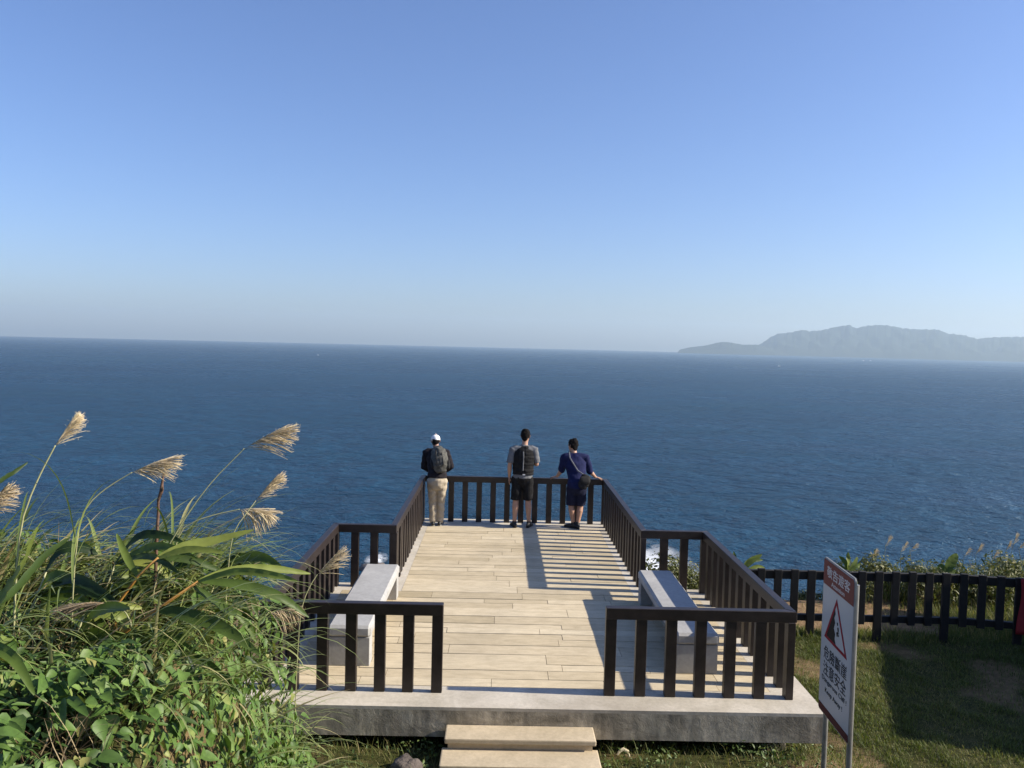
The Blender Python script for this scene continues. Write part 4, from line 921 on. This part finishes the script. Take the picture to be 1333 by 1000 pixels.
def head_geo(mb, c, fwd, up, s=1.0):
    """skull, jaw, nose, ears, brow, lips; c = middle of the head"""
    f = norm(fwd); u = norm(np.array(up, float)-f*np.dot(up, f)); r = np.cross(f, u); c = np.array(c, float)
    def P(a, b, z): return c+r*a*s+f*b*s+u*z*s
    mb.tube([P(0, -.012, -.055), P(0, -.012, -.03), P(0, -.010, .01), P(0, -.008, .05), P(0, -.006, .083), P(0, -.004, .102)], [(.058*s, .070*s), (.070*s, .083*s), (.076*s, .093*s), (.074*s, .091*s), (.057*s, .070*s), (.03*s, .038*s)], 20, side=r)
    mb.tube([P(0, .045, -.112), P(0, .035, -.085), P(0, .028, -.045), P(0, .025, 0)], [(.026*s, .024*s), (.045*s, .045*s), (.056*s, .058*s), (.062*s, .064*s)], 16, side=r)
    mb.tube([P(0, .088, .012), P(0, .102, -.018), P(0, .108, -.034)], [.008*s, .011*s, .013*s], 8, side=r)                    # nose
    mb.tube([P(-.02, .086, -.066), P(0, .094, -.066), P(.02, .086, -.066)], [.006*s, .008*s, .006*s], 8, side=f)                 # lips
    mb.tube([P(-.045, .074, .022), P(-.02, .088, .026), P(.02, .088, .026), P(.045, .074, .022)], [.008*s, .010*s, .010*s, .008*s], 8, side=u)
    for q in (-1, 1):
        mb.tube([P(q*.074, -.012, .022), P(q*.084, -.02, .018), P(q*.084, -.018, -.008), P(q*.075, -.008, -.03)], [(.006*s, .012*s), (.006*s, .016*s), (.006*s, .013*s), (.005*s, .008*s)], 8, side=r)
    return P
def shoe(mb, ank, fwd, s=1.0, sole=False):
    f = norm((fwd[0], fwd[1], 0)); r = np.array([f[1], -f[0], 0]); a = np.array([ank[0], ank[1], 0.0])
    if sole:
        mb.tube([a-f*.075*s+(0, 0, .013), a-f*.02+(0, 0, .013), a+f*.07*s+(0, 0, .013), a+f*.15*s+(0, 0, .013), a+f*.185*s+(0, 0, .014)], [(.034, .012), (.037, .012), (.043, .012), (.042, .012), (.026, .011)], 12, side=r)
    else:
        mb.tube([a-f*.068*s+(0, 0, .045), a-f*.01+(0, 0, .056), a+f*.06*s+(0, 0, .048), a+f*.13*s+(0, 0, .036), a+f*.175*s+(0, 0, .030)], [(.034, .038), (.038, .048), (.042, .038), (.041, .026), (.026, .018)], 14, side=r)
        mb.tube([a+(0, 0, .05), a+(0, 0, .105)], [.044, .042], 12, side=r)
def person(name_label, base, J, style):
    """J: joints in metres relative to the feet; x right, y forward, z up"""
    B = np.array(base, float); W = lambda p: B+np.array(p, float)
    r = thing('person', name_label, 'person', base, 'people looking out to sea at the railing')
    J = {k: W(v) for k, v in J.items()}
    S = style; body = MB(); sk = S['skin']
    sx = norm(J['sh_r']-J['sh_l']); spine = [J['pelvis'], J['waist'], J['chest'], J['neck']]
    mb = body
    mb.tube([J['pelvis']-norm(J['waist']-J['pelvis'])*.06, J['pelvis'], J['waist'], (J['waist']+J['chest'])/2, J['chest'], (J['chest']+J['neck'])/2+0*sx, J['neck']], [(.13, .095), (.155, .11), (.135, .095), (.145, .10), (.155, .105), (.10, .075), (.058, .056)], 18, side=sx)
    nk = J['head']-J['neck']; mb.tube([J['neck']-nk*.1, J['neck']+nk*.3, J['head']-nk*.18], [.06, .054, .054], 14, side=sx)
    P = head_geo(mb, J['head'], S['fwd'], S.get('up', (0, 0, 1)))
    for q in 'lr':
        mb.tube([J['sh_'+q]-(J['sh_'+q]-J['chest'])*.25, J['sh_'+q], (J['sh_'+q]*.6+J['el_'+q]*.4), J['el_'+q]], [.056, .053, .047, .038], 12)
        mb.tube([J['el_'+q], J['el_'+q]*.7+J['wr_'+q]*.3, J['wr_'+q]*.7+J['el_'+q]*.3, J['wr_'+q]], [.039, .042, .033, .026], 12)
        mb.tube([J['hip_'+q]+(0, 0, .04), J['hip_'+q]*.65+J['kn_'+q]*.35, J['kn_'+q]*.85+J['hip_'+q]*.15, J['kn_'+q]], [.086, .080, .060, .054], 14)
        mb.tube([J['kn_'+q], J['kn_'+q]*.7+J['an_'+q]*.3+(0, -.012, 0), J['kn_'+q]*.35+J['an_'+q]*.65+(0, -.006, 0), J['an_'+q]], [.054, .058, .043, .035], 14)
        mb.tube([J['an_'+q]-(0, 0, .02), J['an_'+q]+(S['foot_'+q][0]*.06, S['foot_'+q][1]*.06, -.03)], [.032, .03], 10)
        h = S['hand_'+q]; hand(mb, J['wr_'+q], h[0], h[1], h[2], h[3], q)
    remesh(mb, 'body', .0052, MT[sk], r, 3)
    for q in (-1, 1):
        e = MB(); c = P(q*.031, .077, .010); e.tube([c-np.array([.002, 0, 0]), c+np.array([.002, 0, 0])], [.010, .010], 10); e.build('eye', MT['eye'], r, smooth=True)
    for q in 'lr':
        a = MB(); shoe(a, J['an_'+q]-np.array([0, 0, J['an_'+q][2]]), S['foot_'+q]); sh = remesh(a, 'shoe', .006, MT['shoe'], r, 3)
        a = MB(); shoe(a, J['an_'+q]-np.array([0, 0, J['an_'+q][2]]), S['foot_'+q], sole=True); a.build('sole', MT[S.get('sole', 'shoe')], sh, smooth=True)
    return r, J, P
def torso_cloth(J, hem, radii, sx):
    return
def sleeve(mb, J, q, frac, r0=.068, r1=.056, fore=0):
    s, e, w_ = J['sh_'+q], J['el_'+q], J['wr_'+q]
    pts = [s+(J['neck']-s)*.35, s, s+(e-s)*.5*min(frac, 1), s+(e-s)*min(frac, 1)]; rr = [.06, r0, (r0+r1)/2, r1]
    if fore: pts += [e+(w_-e)*fore*.5, e+(w_-e)*fore]; rr += [r1*.96, r1*.86]
    mb.tube(pts, rr, 14, cap=False)
def yoke(mb, J, rr=(.066, .078)): mb.tube([J['sh_l'], J['sh_l']*.7+J['sh_r']*.3, J['sh_l']*.3+J['sh_r']*.7, J['sh_r']], [rr[0], rr[1], rr[1], rr[0]], 14)

# --- man with backpack and white cap, elbows on the rail in the left corner
ZR = .86
p1 = (-1.11, 15.11, 0)
J1 = dict(pelvis=(-.02, -.07, .83), waist=(-.02, .0, 1.0), chest=(-.045, .13, 1.22), neck=(-.065, .215, 1.385), head=(-.09, .285, 1.525),
          sh_l=(-.245, .19, 1.315), sh_r=(.125, .19, 1.315), el_l=(-.29, .235, 1.035), el_r=(.215, .26, 1.05), wr_l=(-.115, .375, .925), wr_r=(.045, .385, .93),
          hip_l=(-.105, -.06, .80), hip_r=(.075, -.06, .80), kn_l=(-.095, -.0, .44), kn_r=(.055, .0, .44), an_l=(-.085, -.03, .085), an_r=(.05, .0, .085))
S1 = dict(skin='skin_tan', fwd=(-.25, .95, -.12), up=(0, .12, 1), foot_l=(-.15, 1, 0), foot_r=(.15, 1, 0), sole='sole',
          hand_l=((.75, .55, -.32), (.3, -.5, -.6), (0, -.3, -1), .35), hand_r=((-.75, .5, -.34), (-.3, -.5, -.6), (0, -.3, -1), .35))
r, J, P = person('man in white cap, grey backpack and khaki trousers leaning on the corner of the rail', p1, J1, S1)
sx = np.array([1., 0, 0])
mb = MB(); mb.tube([J['pelvis']+(0, -.0, .05), J['pelvis']+(0, .01, .10), J['waist'], (J['waist']+J['chest'])/2, J['chest'], J['chest']*.4+J['neck']*.6, J['neck']+(0, .005, .0)], [(.182, .140), (.178, .136), (.170, .126), (.178, .128), (.195, .132), (.155, .105), (.074, .070)], 20, side=sx, cap=False)
for q in 'lr': sleeve(mb, J, q, 1, .072, .062, .85)
yoke(mb, J, (.072, .085))
remesh(mb, 'jacket', .009, MT['dark_jacket'], r, 4, wrinkle(.005))
mb = MB(); mb.tube([J['pelvis']+(0, -.005, .09), J['pelvis']+(0, -.01, .02), J['pelvis']+(0, -.008, -.06)], [(.150, .110), (.165, .128), (.165, .124)], 18, side=sx)
for q in 'lr':
    mb.tube([J['hip_'+q]+(0, -.012, .04), J['hip_'+q]*.6+J['kn_'+q]*.4, J['kn_'+q], J['kn_'+q]*.5+J['an_'+q]*.5, J['an_'+q]+(0, -.005, .01)], [.100, .092, .075, .070, .066], 16)
remesh(mb, 'trousers', .008, MT['khaki'], r, 3, wrinkle(.006, 22, 3))
mb = MB(); f = norm(S1['fwd'])
C = [P(0, -.010, .015), P(0, -.008, .045), P(0, -.006, .075), P(0, -.004, .10), P(0, -.004, .115)]
mb.tube(C, [(.086, .104), (.085, .103), (.075, .092), (.05, .062), (.02, .025)], 22, side=np.cross(f, (0, 0, 1)))
cap = remesh(mb, 'cap', .006, MT['cap'], r, 3)
mb = MB(); V = []
for k in range(9):
    a = -1.1+2.2*k/8; V += [P(.078*math.sin(a), .075*math.cos(a)+.01, .028), P(.082*math.sin(a), .155*math.cos(a)+.0, .012)]
mb.add(V, [(2*k, 2*k+1, 2*k+3, 2*k+2) for k in range(8)]); o = mb.build('brim', MT['cap'], cap); md = o.modifiers.new('s', 'SOLIDIFY'); md.thickness = .005
mb = MB(); mb.tube([P(-.02, -.055, -.045), P(0, -.06, -.012), P(0, -.055, .012)], [(.058, .046), (.07, .052), (.078, .056)], 14, side=np.cross(f, (0, 0, 1))); remesh(mb, 'hair', .007, MT['hair'], r, 3)
for q in 'lr': pass
# backpack: a thing the man wears, hanging a little to the right
bk = thing('backpack', 'grey and black backpack worn by the man in the white cap', 'backpack', (p1[0]+.04, p1[1]-.1, .93))
tdir = norm(J['neck']-J['waist']); bkn = norm(np.cross(sx, tdir)); bkn = bkn if bkn[1] < 0 else -bkn
o0 = J['waist']+np.array([.075, 0, 0]); sk = norm(tdir+np.array([-.10, 0, 0]))
def BP(a, z, d): return o0+sx*a+sk*z+bkn*d
mb = MB(); mb.tube([BP(0, -.03, .19), BP(0, .02, .20), BP(0, .12, .215), BP(0, .24, .215), BP(0, .33, .19), BP(0, .40, .155)], [(.125, .075), (.15, .095), (.155, .105), (.15, .10), (.13, .085), (.085, .05)], 18, side=sx)
remesh(mb, 'pack_body', .008, MT['pack_grey'], bk, 3, wrinkle(.006, 30, 5))
mb = MB(); mb.tube([BP(0, .0, .285), BP(0, .06, .305), BP(0, .15, .31), BP(0, .20, .29)], [(.085, .03), (.105, .035), (.10, .034), (.07, .02)], 14, side=sx); remesh(mb, 'front_pocket', .008, MT['pack_grey'], bk, 3, wrinkle(.004, 40, 2))
mb = MB()
for a in (-.055, .0, .055): mb.tube([BP(a, .01, .325), BP(a, .1, .345), BP(a, .2, .325), BP(a*.8, .3, .29), BP(a*.7, .37, .22)], [.007, .007, .007, .007, .006], 6)
mb.build('compression_strap', MT['pack_dark'], bk, smooth=True)
for a in (-.125, .13):
    mb = MB(); mb.tube([BP(a*.6, .36, .13), BP(a*.75-.02, .42, .05), BP(a-.03, .40, -.07), BP(a*1.1-.03, .30, -.10)], [(.024, .008)]*4, 8, side=sx); mb.build('shoulder_strap', MT['pack_dark'], bk, smooth=True)
mb = MB(); mb.tube([BP(-.03, .39, .14), BP(-.025, .43, .13), BP(.025, .43, .13), BP(.03, .39, .14)], [.006]*4, 6); mb.build('grab_handle', MT['pack_dark'], bk, smooth=True)
for a in (-1, 1):
    mb = MB(); mb.tube([BP(a*.14, .0, .2), BP(a*.15, .07, .2), BP(a*.148, .13, .2)], [(.03, .06), (.034, .066), (.03, .06)], 12, side=sx); remesh(mb, 'side_pocket', .008, MT['pack_dark'], bk, 3)

# --- man in the black vest, standing upright in the middle
p2 = (.455, 15.10, 0)
J2 = dict(pelvis=(-.02, -.01, .93), waist=(-.02, .0, 1.09), chest=(-.01, .005, 1.31), neck=(.005, .02, 1.505), head=(.02, .05, 1.672),
          sh_l=(-.205, .0, 1.435), sh_r=(.185, .0, 1.435), el_l=(-.262, -.02, 1.15), el_r=(.235, .02, 1.165), wr_l=(-.262, .035, .925), wr_r=(.16, .25, 1.18),
          hip_l=(-.115, 0, .90), hip_r=(.075, 0, .90), kn_l=(-.135, .012, .49), kn_r=(.095, .012, .49), an_l=(-.152, -.02, .085), an_r=(.115, -.01, .085))
S2 = dict(skin='skin', fwd=(.28, .95, -.10), foot_l=(-.32, 1, 0), foot_r=(.38, 1, 0),
          hand_l=((-.02, .10, -1), (0, -1, -.05), (1, 0, 0), .28), hand_r=((-.35, .75, .45), (.2, -.4, 1), (-1, 0, .2), .45))
r, J, P = person('tall man in black quilted vest, grey sleeves and black shorts standing upright at the railing', p2, J2, S2)
mb = MB(); mb.tube([J['pelvis']+(0, 0, -.015), J['pelvis']+(0, 0, .06), J['waist'], J['chest'], J['chest']*.4+J['neck']*.6, J['neck']+(0, 0, .015)], [(.180, .138), (.174, .132), (.155, .118), (.172, .120), (.135, .092), (.068, .066)], 20, side=sx, cap=False)
for q in 'lr': sleeve(mb, J, q, .88, .074, .070)
yoke(mb, J)
remesh(mb, 'tshirt', .008, MT['grey_tee'], r, 3, wrinkle(.004))
mb = MB(); mb.tube([J['pelvis']+(.005, -.002, .055), J['pelvis']+(.005, 0, .12), J['waist'], (J['waist']+J['chest'])/2, J['chest'], J['chest']*.45+J['neck']*.55, J['neck']*.8+J['chest']*.2, J['neck']+(0, -.004, .0)], [(.192, .150), (.192, .148), (.19, .142), (.204, .146), (.212, .148), (.200, .124), (.145, .100), (.072, .072)], 22, side=sx, cap=False)
quilt = lambda a: .007*np.abs(np.sin((a[:, 2]-.9)*pi/.062))**.7*(a[:, 0] > p2[0]+.015)+.003*np.sin(a[:, 2]*60+np.sin(a[:, 0]*40))
vest = remesh(mb, 'vest', .007, MT['black_quilt'], r, 3, quilt)
mb = MB(); mb.tube([J['pelvis']+(.0, -.156, .14), J['waist']+(0, -.150, .05), J['chest']+(-.005, -.150, 0), J['chest']+(-.01, -.140, .10)], [(.011, .005)]*4, 8, side=sx); mb.build('back_seam', MT['grey_tee'], vest, smooth=True)  # seam ridge in grey: the light catching it is put into the colour
mb = MB(); mb.box(p2[0]-.025, p2[0]+.02, p2[1]-.168, p2[1]-.163, .985, 1.005); mb.build('hem_tag', MT['white_tag'], vest)
mb = MB(); mb.tube([J['pelvis']+(0, 0, .08), J['pelvis'], J['pelvis']+(0, 0, -.06)], [(.162, .122), (.172, .130), (.165, .122)], 18, side=sx)
for q in 'lr': mb.tube([J['hip_'+q]+(0, 0, .03), J['hip_'+q]*.6+J['kn_'+q]*.4, J['kn_'+q]*.96+J['hip_'+q]*.04+(0, 0, .0)], [.105, .100, .094], 16, cap=False)
remesh(mb, 'shorts', .008, MT['black_short'], r, 3, wrinkle(.005, 20, 2))
f2 = norm(S2['fwd']); mb = MB(); rr = np.cross(f2, (0, 0, 1))
mb.tube([P(0, -.045, -.035), P(0, -.038, .0), P(0, -.022, .04), P(0, -.008, .08), P(0, .006, .115), P(0, .012, .130)], [(.066, .058), (.083, .074), (.089, .092), (.083, .094), (.062, .078), (.03, .04)], 20, side=rr, cap=False)
mb.tube([P(0, -.062, -.075), P(0, -.064, -.05), P(0, -.055, -.01)], [(.036, .022), (.050, .034), (.066, .05)], 14, side=rr)
remesh(mb, 'hair', .0065, MT['hair'], r, 2, wrinkle(.005, 50, 4))
ph = thing('phone', 'dark phone held up by the tall man in the black vest', 'phone', J['wr_r']+np.array([-.04, .09, .05]))
mb = MB(); mb.obox(J['wr_r']+np.array([-.045, .095, .075]), (.036, .012, 0), (-.0015, .004, .0008), (0, -.02, .072)); mb.build('phone_case', MT['sign_black'], ph, bevel=.003)

# --- man in navy leaning with both arms spread on the rail
p3 = (1.425, 15.13, 0)
J3 = dict(pelvis=(.01, -.05, .80), waist=(.015, .03, .96), chest=(-.015, .12, 1.16), neck=(-.035, .19, 1.345), head=(-.06, .235, 1.495),
          sh_l=(-.215, .165, 1.285), sh_r=(.17, .165, 1.285), el_l=(-.265, .20, 1.03), el_r=(.275, .20, 1.02), wr_l=(-.335, .275, .905), wr_r=(.385, .285, .905),
          hip_l=(-.075, -.04, .78), hip_r=(.095, -.04, .78), kn_l=(-.085, -.01, .42), kn_r=(.09, -.0, .42), an_l=(-.035, -.03, .085), an_r=(.045, -.05, .085))
S3 = dict(skin='skin', fwd=(-.62, .78, -.05), foot_l=(-.85, .55, 0), foot_r=(.0, 1, 0),
          hand_l=((-.72, .60, -.22), (.4, .8, 0), (0, 0, -1), .12), hand_r=((.80, .50, -.22), (-.4, .8, 0), (0, 0, -1), .12))
r, J, P = person('man in navy shirt and dark shorts with arms spread and hands on the rail', p3, J3, S3)
mb = MB(); mb.tube([J['pelvis']+(0, -.015, -.05), J['pelvis']+(0, -.01, .03), J['waist'], (J['waist']+J['chest'])/2, J['chest'], J['chest']*.4+J['neck']*.6, J['neck']+(0, .0, .0)], [(.180, .142), (.177, .140), (.168, .134), (.182, .136), (.202, .136), (.168, .110), (.072, .068)], 20, side=sx, cap=False)
for q in 'lr': sleeve(mb, J, q, 1.0, .080, .064, .12)
yoke(mb, J, (.076, .086))
remesh(mb, 'shirt', .008, MT['navy'], r, 3, wrinkle(.006, 20, 6))
mb = MB(); mb.tube([J['pelvis']+(0, -.01, .02), J['pelvis']+(0, -.012, -.06)], [(.170, .13), (.168, .126)], 18, side=sx)
for q in 'lr': mb.tube([J['hip_'+q]+(0, -.01, .02), J['hip_'+q]*.5+J['kn_'+q]*.5, J['kn_'+q]+(0, 0, .01)], [.105, .102, .096], 16, cap=False)
remesh(mb, 'shorts', .008, MT['navy_dark'], r, 3, wrinkle(.006, 18, 2))
f3 = norm(S3['fwd']); mb = MB(); rr = np.cross(f3, (0, 0, 1))
mb.tube([P(0, -.045, -.040), P(0, -.038, -.005), P(0, -.022, .04), P(0, -.008, .08), P(0, .006, .115), P(0, .012, .130)], [(.068, .060), (.086, .076), (.093, .096), (.087, .098), (.066, .082), (.03, .04)], 20, side=rr, cap=False)
mb.tube([P(0, -.062, -.08), P(0, -.064, -.05), P(0, -.055, -.01)], [(.042, .022), (.056, .034), (.07, .05)], 14, side=rr)
remesh(mb, 'hair', .0065, MT['hair'], r, 2, wrinkle(.007, 45, 9))
bg_ = thing('shoulder_bag', 'black shoulder bag slung across the back of the man in navy', 'bag', (p3[0]+.12, p3[1]-.2, .78))
bc = np.array([p3[0]+.135, p3[1]-.195, .90]); ex = norm((.94, .0, -.32)); ez = norm((.32, .1, .94))
mb = MB(); mb.tube([bc-ez*.115, bc-ez*.06, bc+ez*.03, bc+ez*.10], [(.085, .034), (.10, .045), (.10, .045), (.088, .028)], 16, side=ex); bb = remesh(mb, 'bag_body', .007, MT['bag'], bg_, 3, wrinkle(.004, 30, 3))
mb = MB(); mb.tube([bc+ez*.09+(-.02, -.03, 0), bc+ez*.02+(0, -.055, 0), bc-ez*.03+(0, -.055, 0)], [(.085, .008)]*3, 12, side=ex); mb.build('flap', MT['bag'], bb, smooth=True)
mb = MB(); a = bc+ez*.11-ex*.07
def bk3(t, x): c = J['waist']*(1-t)+J['neck']*t; return np.array([x, c[1]-.150+.05*max(0, t-.6)*2.2, c[2]])
mb.tube([a, bk3(.30, p3[0]+.015), bk3(.62, p3[0]-.065), bk3(.86, p3[0]-.125), J['sh_l']*.55+J['neck']*.45+np.array([0, .0, .088]), J['sh_l']*.55+J['neck']*.45+np.array([.02, .12, .03])], [(.013, .004)]*6, 8, side=(.8, 0, .5)); mb.build('strap', MT['strap'], bg_, smooth=True)
